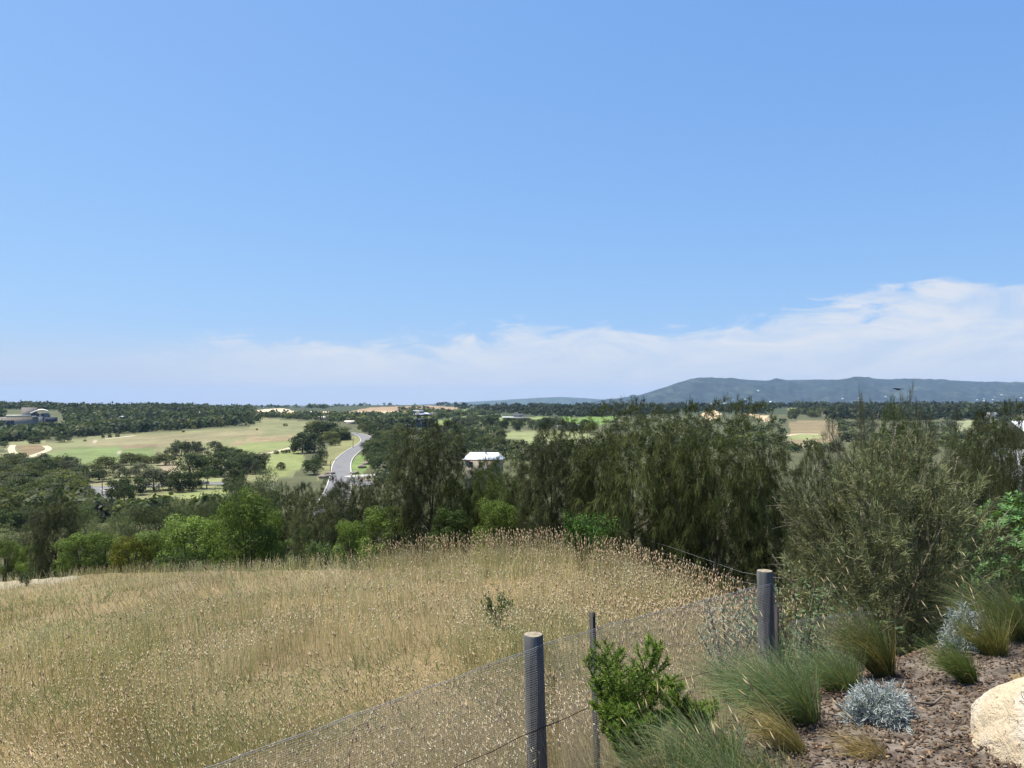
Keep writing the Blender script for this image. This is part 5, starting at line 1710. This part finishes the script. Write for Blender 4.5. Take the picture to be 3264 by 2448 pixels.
# ================================================================ weeds and vine in the field
def leafy_weed(name, label, loc, H, R, n, leaf, col, seed, mat='leaf', stems=7, cat='weed'):
    rng = np.random.default_rng(seed)
    t = thing(name, label, cat, loc)
    sg = Geo(); cg = Geo()
    for s_ in range(stems):
        a = rng.random() * 2 * PI; L = H * (0.65 + 0.4 * rng.random()); o_ = R * (0.4 + 0.6 * rng.random())
        pts = [np.array([math.cos(a) * o_ * t_ ** 1.3, math.sin(a) * o_ * t_ ** 1.3, L * t_]) for t_ in np.linspace(0, 1, 5)]
        pts[0] = pts[0] - np.array([0, 0, 0.1])
        sg.tube(pts, np.linspace(0.008, 0.003, 5) * (H / 0.6), 4)
        m = n // stems
        tt = 0.15 + 0.85 * rng.random(m)
        P_ = np.array(pts); i = np.minimum((tt * 4).astype(int), 3); fr = (tt * 4 - i)[:, None]
        p = P_[i] * (1 - fr) + P_[i + 1] * fr + rng.normal(size=(m, 3)) * 0.05 * H
        dd = unit(rng.normal(size=(m, 3)) + np.array([0, 0, 0.6])); nn = unit(rng.normal(size=(m, 3)) + np.array([0, 0, 1.0]))
        leaves(cg, p, dd, nn, leaf * (0.6 + 0.7 * rng.random(m)), leaf * (0.35 + 0.2 * rng.random(m)), vary(rng, col, m, 0.3))
    sg.build('stem', M['bark'], t); cg.build('foliage', M[mat], t)
    return t


leafy_weed('weed_bush', 'green weed standing in the middle of the dry grass', spot(498, 11.6), 0.50, 0.30, 1500, 0.045, (0.075, 0.125, 0.04), 3, stems=11)
leafy_weed('green_vine', 'bright green leafy climber rising against the foot of the dark she-oaks', spot(585, 18.2), 1.35, 0.75, 3800, 0.075, (0.07, 0.14, 0.03), 4, stems=14, cat='vine')
leafy_weed('field_shrub', 'low green shrub on the crest by the thin-trunked she-oak', spot(326, 24.5), 0.95, 0.7, 2000, 0.07, (0.10, 0.15, 0.05), 5, stems=14, cat='shrub')
for i, (px, py, s_, lab) in enumerate(((13, 580, 0.55, 'nearest the picture edge'), (22, 583, 0.4, 'smallest, in the middle'), (27, 586, 0.6, 'on the lower side'))):
    q = at([px], [py])[0]
    leafy_weed('low_weed', 'dark little weed on the pale far corner of the field, ' + lab, q, s_, s_ * .6, 220, 0.12, (0.05, 0.07, 0.03), 20 + i, stems=5)
leafy_weed('low_leafy_plant', 'low pale green leafy plant behind the far round fence post', np.array(list(FB + np.array([0.55, 0.75])) + [float(terrain(FB[0] + .55, FB[1] + .75))]), 1.05, 0.75, 4200, 0.045, (0.12, 0.17, 0.085), 6, stems=26, cat='shrub')
leafy_weed('low_leafy_plant', 'silvery green leafy plant against the field side of the far round post', np.array(list(FB + np.array([-0.05, 0.9])) + [float(terrain(FB[0] - .05, FB[1] + .9))]), 0.95, 0.4, 1500, 0.04, (0.20, 0.23, 0.17), 7, stems=12, cat='shrub')

# ================================================================ large twiggy shrub
rng = np.random.default_rng(12)
q = spot(884, 8.3)
t = thing('twiggy_shrub', 'large grey-green twiggy shrub on the bank, biggest plant in front', 'shrub', q)
Hs = z_of(432, 8.3) - q[2]; Rs = 1.02
tg = Geo(); cg = Geo()
for k in range(9):
    a = rng.random() * 2 * PI; o_ = 0.25 + 0.45 * rng.random()
    pts = [np.array([math.cos(a) * o_ * s ** 1.4, math.sin(a) * o_ * s ** 1.4, Hs * 0.72 * s]) for s in np.linspace(0, 1, 6)]
    pts[0] = pts[0] - np.array([0, 0, .2])
    tg.tube(pts, np.linspace(0.032, 0.006, 6), 5)
npl = 1650
ctr, u, li, LC, LR = lobed_tufts(rng, Hs, Rs, npl, 22, -0.05, 0.46, 0.98, (0.32, 0.46), 0.20, 0.1)
npl = len(ctr)
hub = np.array([0, 0, Hs * 0.15])
ax = unit(unit(ctr - hub) * 0.8 + u * 0.35 + rng.normal(size=(npl, 3)) * 0.25 + np.array([0, 0, 0.25]))
SH = np.array([0.142, 0.150, 0.070])
ltone = 0.75 + 0.5 * rng.random(22)
for k in range(npl):
    al = 0.18 + 0.18 * rng.random(); per = 54
    tt = rng.random(per)
    base = ctr[k] + ax[k] * (al * (tt - 0.6))[:, None]
    dd = unit(ax[k] + rng.normal(size=(per, 3)) * 0.48)
    c = vary(rng, SH * ltone[li[k]] * (0.75 + 0.5 * rng.random()), per, 0.3, 0.08)
    strands(cg, base, dd, 0.05 + 0.065 * rng.random(per), 0.0052, 0.10, 1, rng, c * 0.85, c * 1.3, 0.5)
    if k % 3 == 0:
        tg.tube([ctr[k] - ax[k] * al * .9, ctr[k], ctr[k] + ax[k] * al * 0.45], [0.005, 0.0036, 0.0016], 3, cap=False)
for k in range(260):     # fine pale bare twigs
    i = rng.integers(npl)
    d0 = unit(ax[i] + rng.normal(size=3) * 0.5)
    p0 = ctr[i]
    tg.tube([p0, p0 + d0 * 0.12, p0 + d0 * 0.26 + np.array([0, 0, -0.02])], [0.0034, 0.0026, 0.0012], 3, cap=False)
tw_m = plain_mat('twig_bark', (0.19, 0.155, 0.115), 0.9, 0.15, 0.35, 14.0)
tg.build('stems', tw_m, t); cg.build('foliage', M['needle'], t)
# long leading shoots studded with seed capsules
cap_m = plain_mat('seed_capsule', (0.22, 0.18, 0.13), 0.9, 0.15, 0.3, 14.0)
for (a_, b_, h_, l_) in ((-0.40, 0.1, Hs * 0.93, 0.62), (-0.10, -0.15, Hs * 0.96, 0.45), (0.10, 0.1, Hs * 0.93, 0.42), (0.62, -0.1, Hs * 0.80, 0.42), (-0.93, 0, Hs * 0.60, 0.55), (-0.62, -.2, Hs * 0.78, 0.45), (-0.25, 0.2, Hs * 0.90, 0.55), (-1.0, -0.1, Hs * 0.42, 0.45), (0.95, -0.1, Hs * 0.62, 0.40), (0.35, 0.0, Hs * 0.92, 0.30)):
    shg = Geo()
    p0 = np.array([a_, b_, h_ - 0.15]); dr = unit(np.array([a_ * 0.45 + rng.normal() * .12, b_, 1.0 - abs(a_) * 0.35]))
    shg.tube([p0, p0 + dr * l_ * .5, p0 + dr * l_], [0.005, 0.004, 0.002], 4)
    m = 26
    tt = np.linspace(0.1, 1, m)
    spindles(shg, p0 + dr * (l_ * tt)[:, None], unit(rng.normal(size=(m, 3)) + dr), 0.020, 0.007, rng, (1, 1, 1), ring=4, belly=0.5)
    shg.build('seed_shoot', cap_m, t)

# glossy broad-leaved bush at the picture edge
rng = np.random.default_rng(13)
q = spot(1036, 9.2)
t = thing('glossy_bush', 'bright green glossy-leaved bush cut by the picture edge', 'shrub', q)
Hb = z_of(492, 9.2) - q[2]; Rb = 1.0
sg = Geo(); cg = Geo()
limbs(sg, rng, Hb * 0.8, Rb * 0.8, 10, 0.03, stems=4)
nr_ = 760
u = unit(rng.normal(size=(nr_, 3)) + np.array([0, 0, 0.35]))
ctr = u * (0.55 + 0.45 * rng.random(nr_) ** 0.5)[:, None] * np.array([Rb, Rb, Hb * 0.52]) + np.array([0, 0, Hb * 0.48])
ctr[:, 2] = np.maximum(ctr[:, 2], 0.12)
for k in range(nr_):
    m = 12
    a = np.arange(m) * 2.4; pit = 0.25 + 0.7 * rng.random(m)
    w3 = unit(u[k] + np.array([0, 0, 0.5]))
    s1 = unit(np.cross(w3, np.array([0.3, 0.7, 0.2]))); s2 = np.cross(w3, s1)
    dd = np.cos(a)[:, None] * s1 + np.sin(a)[:, None] * s2 + w3 * pit[:, None]
    leaves(cg, ctr[k] + w3 * (0.05 * rng.random((m, 1)) - 0.02), dd, w3 + 0 * dd, 0.055 + 0.03 * rng.random(m), 0.020 + 0.008 * rng.random(m), vary(rng, np.array([0.085, 0.165, 0.045]) * (0.7 + 0.6 * rng.random()), m, 0.25), 0.25)
glm = foliage_mat('glossy_leaf', transl=0.25, rough=0.5, spec=0.2, objvar=0.0)
sg.build('stems', M['bark'], t); cg.build('foliage', glm, t)

# ================================================================ garden bank: mulch
rng = np.random.default_rng(14)
mul_m, nt = new_mat('mulch_chip')
oc = attr(nt)
out(nt, bsdf(nt, oc, 0.9, 0.15).outputs[0])
N = 24000
px = 600 + 520 * rng.random(N); dd_ = 1.9 + 6.4 * rng.random(N) ** 1.1
x = (px - 512) / F_PX * dd_; y = dd_
s = fence_s(x, y)
ok = (s > 0.02 + 0.25 * rng.random(N)) & (s < 4.2)
x = x[ok]; y = y[ok]; n = len(x)
L = 0.008 + 0.034 * rng.random(n) ** 3.4; Wd = 0.004 + 0.010 * rng.random(n); T = 0.002 + 0.005 * rng.random(n)
a = rng.random(n) * 2 * PI; pit = rng.normal(size=n) * 0.32; rol = rng.normal(size=n) * 0.5
dx = np.stack([np.cos(a) * np.cos(pit), np.sin(a) * np.cos(pit), np.sin(pit)], 1)
up = unit(np.stack([rng.normal(size=n) * .35, rng.normal(size=n) * .35, np.ones(n)], 1))
sx = unit(np.cross(dx, up)); nz = np.cross(sx, dx)
c0 = np.stack([x, y, terrain(x, y) + 0.006 + 0.016 * rng.random(n)], 1)
h = [(-1, -1, -1), (1, -.6, -1), (1, .6, -1), (-1, 1, -1), (-1, -1, 1), (1, -.6, 1), (1, .6, 1), (-1, 1, 1)]
V = np.stack([c0 + dx * (L * a_ / 2)[:, None] + sx * (Wd * b_ / 2)[:, None] + nz * (T * c_ / 2)[:, None] for a_, b_, c_ in h], 1)
q6 = np.array([(4, 5, 6, 7), (0, 1, 5, 4), (1, 2, 6, 5), (2, 3, 7, 6), (3, 0, 4, 7)])
cols = np.array([(0.16, 0.125, 0.10), (0.21, 0.165, 0.13), (0.10, 0.078, 0.066), (0.32, 0.26, 0.20), (0.44, 0.34, 0.25), (0.27, 0.235, 0.20)])[rng.choice(6, n, p=[.34, .22, .2, .12, .04, .08])]
cols = cols * np.array([0.58, 0.50, 0.41]) * (0.7 + 0.6 * rng.random((n, 1)))
g = Geo(); g.add(V.reshape(-1, 3), (np.arange(n)[:, None, None] * 8 + q6[None]).reshape(-1, 4), np.repeat(cols, 8, 0))
tag(g.build('bark_mulch', mul_m), 'brown bark mulch spread over the garden bank', 'mulch', kind='stuff')
# soil sheet under the chips
gx, gy = np.meshgrid(np.linspace(-4.2, 8.5, 128), np.linspace(-3.0, 10.5, 136), indexing='ij')
sx_ = fence_s(gx, gy)
gz = terrain(gx, gy) + np.where(sx_ > 0.0, 0.006, -0.12) + 0.02 * (fbm(gx * 5, gy * 5, 71, 3) - 0.5)
ii, jj = np.meshgrid(np.arange(127), np.arange(135), indexing='ij')
f = np.stack([ii * 136 + jj, (ii + 1) * 136 + jj, (ii + 1) * 136 + jj + 1, ii * 136 + jj + 1], -1)
keep = (sx_[:-1, :-1] > -0.3)
f = f[keep]
g = Geo(); g.add(np.stack([gx, gy, gz], -1).reshape(-1, 3), f.reshape(-1, 4))
tag(g.build('garden_soil', plain_mat('mulch_soil', (0.10, 0.078, 0.06), 0.95, 0.1, 0.45, 9.0, 0.012, col2=(0.20, 0.165, 0.13)), smooth=True), 'brown soil of the sloping garden bank', kind='structure')
# loose sticks
for i, (px, py, L_, a_, lab) in enumerate(((846, 722, 0.24, 2.4, 'below the silver bush, pale and thick'), (897, 655, 0.30, 1.9, 'upright beside the tallest tussock'), (968, 657, 0.16, 2.6, 'under the leaning tussock above the rock'), (871, 742, 0.22, 2.8, 'low on the bank by the dry tussock'), (935, 705, 0.18, 0.4, 'between silver bush and rock'))):
    q = at([px], [py])[0]
    g = Geo(); rng2 = np.random.default_rng(i)
    d_ = np.array([math.cos(a_), math.sin(a_) * .5, 0.12 if i != 1 else 1.8]); d_ = d_ / np.linalg.norm(d_)
    g.tube([d_ * L_ * s_ + np.array([0, 0, 0.02]) + rng2.normal(size=3) * 0.008 for s_ in np.linspace(-.5, .5, 5)], [0.006, 0.008, 0.007, 0.005, 0.003], 5)
    tag(g.build('dry_stick', tw_m, loc=q), 'dry stick on the mulch ' + lab, 'stick')

# ================================================================ tussocks
def tussock(label, px, py, d, H, spread, n, lean, c, seed, dry=0.07, w=0.0030, name='tussock'):
    rng = np.random.default_rng(seed)
    H = H * 0.74; spread = spread * 0.9
    if d is None:
        q = at([px], [py], dmin=1.5)[0]
    else:
        q = spot(px, d)
    t = thing(name, label, 'grass tussock', q)
    g = Geo()
    a = rng.random(n) * 2 * PI; rr = 0.065 * np.sqrt(rng.random(n)) * (spread / 0.5)
    base = np.stack([np.cos(a) * rr, np.sin(a) * rr, np.full(n, -0.03)], 1)
    o_ = spread * rng.random(n) ** 0.7
    dirs = np.stack([np.cos(a) * o_ + lean[0] + rng.normal(size=n) * 0.10, np.sin(a) * o_ + lean[1] + rng.normal(size=n) * 0.10, np.ones(n)], 1)
    L = H * (0.55 + 0.5 * rng.random(n))
    cc = vary(rng, c, n, 0.28, 0.08)
    dr = rng.random(n) < dry
    cc[dr] = vary(rng, (0.34, 0.26, 0.12), int(dr.sum()), 0.25)
    strands(g, base, dirs, L, w, 0.22 + 0.35 * rng.random(n), 4, rng, cc * np.array([0.95, 0.85, 0.6]), cc * 1.15, 0.8)
    g.build('blades', M['grassblade'], t)
    # flowering stems and dead skirt as separate pieces of the plant
    g = Geo(); m = max(4, n // 160)
    a = rng.random(m) * 2 * PI
    dirs = np.stack([np.cos(a) * spread * .4 + lean[0], np.sin(a) * spread * .4 + lean[1], np.ones(m)], 1)
    tip, td = strands(g, np.zeros((m, 3)), dirs, H * (0.80 + 0.30 * rng.random(m)), 0.0022, 0.12, 4, rng, (0.30, 0.25, 0.12), (0.42, 0.34, 0.19), 0.3)
    spindles(g, tip - td * 0.05, td, 0.07, 0.004, rng, (0.42, 0.34, 0.2))
    g.build('seed_stems', M['grassblade'], t)
    return t


BG = (0.150, 0.200, 0.095); GG = (0.135, 0.180, 0.06); OG = (0.160, 0.178, 0.065)
tussock('blue-green tussock right of the feathery green bush, middle of the bank foot', 805, 722, None, 0.80, 0.60, 1300, (-0.55, 0.1), BG, 1)
tussock('large blue-green tussock spreading over the fence foot left of the straw one', 770, 712, None, 0.80, 0.85, 1300, (-0.35, 0.1), BG, 2)
tussock('straw-yellow tussock low on the bank', 803, 752, None, 0.62, 0.35, 420, (-0.75, 0.15), (0.26, 0.23, 0.09), 3, dry=0.45)
tussock('small blue-green tussock below the far round fence post', 846, 690, None, 0.62, 0.65, 800, (-0.45, 0.15), BG, 4)
tussock('green tussock at the foot of the far round fence post', 795, 668, None, 0.55, 0.6, 500, (-0.3, 0.1), (0.13, 0.17, 0.07), 14)
tussock('tallest tussock, leaning left with straw edge, in front of the large twiggy shrub', 887, 676, None, 0.90, 0.38, 1100, (-0.42, 0.05), (0.115, 0.135, 0.055), 5, dry=0.2)
tussock('dark green tussock under the large twiggy shrub', 940, 636, None, 0.62, 0.6, 700, (-0.55, 0.1), GG, 6)
tussock('leaning green tussock above the rock', 972, 682, None, 0.62, 0.32, 700, (-0.5, 0.05), GG, 7)
tussock('olive tussock with brown base beside the second silver bush', 996, 655, None, 0.62, 0.45, 800, (-0.25, 0.1), OG, 8, dry=0.14)
tussock('tall green tussock at the picture edge under the glossy bush', 1022, 640, None, 0.95, 0.55, 1200, (-0.55, 0.15), (0.125, 0.15, 0.07), 9)
tussock('grey-green tussock behind the second silver bush', 990, 600, 8.0, 0.85, 0.7, 1000, (-0.3, 0.1), (0.15, 0.175, 0.09), 15)
tussock('wiry brown dry tussock below the silver bush', 879, 756, None, 0.36, 0.5, 260, (-0.8, 0.1), (0.26, 0.19, 0.09), 10, dry=0.6)
tussock('pale green tussock at the bottom picture edge by the feathery bush', 765, 792, None, 0.46, 0.6, 600, (-0.5, 0.1), (0.14, 0.17, 0.08), 11)
tussock('blue-green tussock at the bottom picture edge under the blue-green ones', 728, 800, None, 0.44, 0.7, 450, (-0.4, 0.1), BG, 12)
tussock('blue-green tussock just right of the low feathery bush', 715, 768, None, 0.60, 0.8, 800, (-0.4, 0.1), BG, 16)
tussock('grey-green tussock in front of the low feathery bush at the bottom edge', 668, 790, None, 0.55, 0.8, 600, (-0.3, 0.1), (0.14, 0.17, 0.08), 17)
tussock('thin tussock at the bottom picture edge between tussock and mulch', 800, 792, None, 0.40, 0.6, 260, (-0.5, 0.1), OG, 13, dry=0.4)

# ================================================================ silver bushes
def silver(label, px, py, R, H, n, seed):
    rng = np.random.default_rng(seed)
    q = at([px], [py], dmin=1.5)[0]
    t = thing('silver_bush', label, 'shrub', q)
    sg = Geo(); g = Geo()
    u = unit(rng.normal(size=(n, 3)) + np.array([0, 0, 0.7])); u[:, 2] = np.abs(u[:, 2])
    lump = 1 + 0.22 * np.sin(4 * np.arctan2(u[:, 1], u[:, 0]) + seed)
    tipp = u * lump[:, None] * np.array([R, R, H]) * (0.72 + 0.34 * rng.random((n, 1)))
    for k in range(0, n, 6):
        sg.tube([u[k] * 0.04, tipp[k] * 0.5, tipp[k]], [0.003, 0.002, 0.0012], 3, cap=False)
    m = 9
    base = (tipp[:, None] - u[:, None] * (0.07 * rng.random((n, m, 1)))).reshape(-1, 3)
    dd = (u[:, None] + rng.normal(size=(n, m, 3)) * 0.75).reshape(-1, 3)
    strands(g, base, dd, 0.018 + 0.016 * rng.random(n * m), 0.0032, 0.1, 1, rng, vary(rng, (0.30, 0.33, 0.31), n * m, .25, .05), vary(rng, (0.42, 0.45, 0.44), n * m, .2, .05), 0.3)
    sg.build('stems', tw_m, t); g.build('foliage', foliage_mat('silver_leaf', transl=0.12, rough=0.8, spec=0.1, objvar=0.0), t)


silver('silver-grey cushion bush on the open mulch left of the rock', 879, 721, 0.155, 0.15, 1000, 1)
silver('second silver-grey bush, among tussocks higher on the bank', 966, 648, 0.13, 0.22, 900, 2)

# ================================================================ feathery green bush at the fence
def feathery(label, loc, branches, seed, H):
    rng = np.random.default_rng(seed)
    t = thing('feathery_bush', label, 'shrub', loc)
    sg = Geo(); g = Geo()
    for k in range(branches):
        a = rng.random() * 2 * PI
        L = H * (0.45 + 0.6 * rng.random() ** 1.2); o_ = 0.08 + 0.46 * rng.random()
        d0 = unit(np.array([math.cos(a) * o_, math.sin(a) * o_ * 0.8, 1.0]))
        ts = np.linspace(0, 1, 6)
        pts = np.array([d0 * L * s + np.array([math.cos(a), math.sin(a), 0]) * 0.10 * L * s * s for s in ts])
        pts[0, 2] -= 0.08
        sg.tube(pts, np.linspace(0.009, 0.002, 6) * (H / 0.8), 4)
        nb = 20
        for j in range(nb):
            s = 0.18 + 0.82 * (j + rng.random()) / nb
            i = min(int(s * 5), 4); p0 = pts[i] + (pts[i + 1] - pts[i]) * (s * 5 - i)
            b2 = rng.random() * 2 * PI
            dir2 = unit(d0 * 0.85 + 0.8 * np.array([math.cos(b2), math.sin(b2), 0.1]))
            l2 = L * 0.26 * (1.15 - 0.7 * s) * (0.6 + 0.7 * rng.random())
            p1 = p0 + dir2 * l2
            sg.tube([p0, p1], [0.0024, 0.001], 3, cap=False)
            m = int(34 + 240 * l2)
            tt = rng.random(m)
            base = p0 + (p1 - p0) * tt[:, None]
            dd = unit(dir2 * 0.7 + rng.normal(size=(m, 3)) * 0.55 + np.array([0, 0, .15]))
            c = vary(rng, np.array([0.122, 0.175, 0.034]) * (0.75 + 0.5 * rng.random()), m, 0.25, 0.08)
            strands(g, base, dd, 0.022 + 0.018 * rng.random(m), 0.0050, 0.05, 1, rng, c * .85, c * 1.2, 0.5)
    sg.build('stems', M['bark'], t); g.build('foliage', M['leaf'], t)


def on_bank(px, d):
    return spot(px, d)


def fh(px, d, py):
    q = spot(px, d)
    return q, (z_of(py, d) - q[2]) * 0.98


q_, h_ = fh(630, 4.35, 650); feathery('tall feathery bright green bush in front of the netting, right of the near post', q_, 20, 1, h_ * 1.05)
q_, h_ = fh(628, 3.75, 708); feathery('low feathery green bush at the bottom picture edge by the near post', q_, 26, 2, h_)
q_, h_ = fh(690, 4.70, 676); feathery('smaller feathery green bush beside the tall one, nearer the tussocks', q_, 15, 3, h_ * 1.05)

# ================================================================ rock
rng = np.random.default_rng(33)
rock_m, nt = new_mat('limestone')
tcn = nt.n('ShaderNodeTexCoord')
b1 = nt.noise(tcn.outputs['Object'], 3.0, 5.0, 0.6); b2 = nt.noise(tcn.outputs['Object'], 42.0, 5.0, 0.7); b3 = nt.noise(tcn.outputs['Object'], 11.0, 5.0, 0.65, 0.6)
c = nt.mix(nt.rng(b1, 0.40, 0.62), (0.50, 0.41, 0.28), (0.60, 0.545, 0.46))
c = nt.mix(nt.rng(b3, 0.55, 0.72, 0, 0.6), c, (0.50, 0.36, 0.22))
pits = nt.m('MULTIPLY', nt.rng(b2, 0.60, 0.68), nt.rng(b3, 0.42, 0.60))
vor = nt.n('ShaderNodeTexVoronoi', feature='DISTANCE_TO_EDGE')
vor.inputs['Scale'].default_value = 3.2
wv = nt.n('ShaderNodeVectorMath', operation='ADD')
nt.l(tcn.outputs['Object'], wv.inputs[0]); nt.l(nt.noise(tcn.outputs['Object'], 4.0, 4.0), wv.inputs[1])
nt.l(wv.outputs[0], vor.inputs['Vector'])
crk = nt.m('MULTIPLY', nt.rng(vor.outputs['Distance'], 0.0, 0.018, 1.0, 0.0), nt.rng(b1, 0.45, 0.55))
pits = nt.m('MAXIMUM', pits, crk)
c = nt.mix(nt.m('MULTIPLY', pits, 0.75), c, (0.12, 0.09, 0.07))
c = nt.mix(nt.rng(nt.noise(tcn.outputs['Object'], 6.5, 6.0, 0.7), 0.56, 0.66, 0.0, 0.35), c, (0.30, 0.27, 0.22))
hgt = nt.m('SUBTRACT', nt.m('ADD', nt.m('MULTIPLY', b3, 1.2), nt.m('MULTIPLY', b2, 0.5)), nt.m('MULTIPLY', pits, 0.8))
bn = nt.n('ShaderNodeBump'); bn.inputs['Distance'].default_value = 0.03; nt.l(hgt, bn.inputs['Height'])
out(nt, bsdf(nt, c, 0.95, 0.1, bn.outputs[0]).outputs[0])
v, f = boulder_geo(rng, 1, 1, 1, 5, n=5, rough=0.22)
v = np.sign(v) * np.abs(v) ** 0.72 * np.array([0.47, 0.42, 0.46])
v[:, 2] -= 0.16 * np.clip(-v[:, 0] - 0.12, 0, 1) * (v[:, 2] > 0)
v = v * (1 + 0.13 * (fbm(v[:, 0] * 9, v[:, 1] * 9 + v[:, 2] * 8, 17, 3) - 0.5))[:, None]
g = Geo(); g.add(v, f)
q = spot(1090, 3.05)
o = g.build('rock', rock_m, loc=(q[0], q[1], z_of(690, 3.0) - 0.47), smooth=True)
tag(o, 'large cream limestone rock at the lower picture corner', 'rock')

# ================================================================ air
hz = Geo(); hz.box(-14300, 14300, -14300, 15500, -135, 265)
hm_ = bpy.data.materials.new('haze'); hm_.use_nodes = True
nt = NT(hm_.node_tree)
pv = nt.n('ShaderNodeVolumePrincipled')
pv.inputs['Color'].default_value = (0.47, 0.68, 0.98, 1)
pv.inputs['Density'].default_value = 5.4e-5
pv.inputs['Anisotropy'].default_value = 0.0
o_ = nt.n('ShaderNodeOutputMaterial'); nt.l(pv.outputs[0], o_.inputs['Volume'])
tag(hz.build('haze', hm_), 'thin blue summer haze', 'haze', kind='stuff')
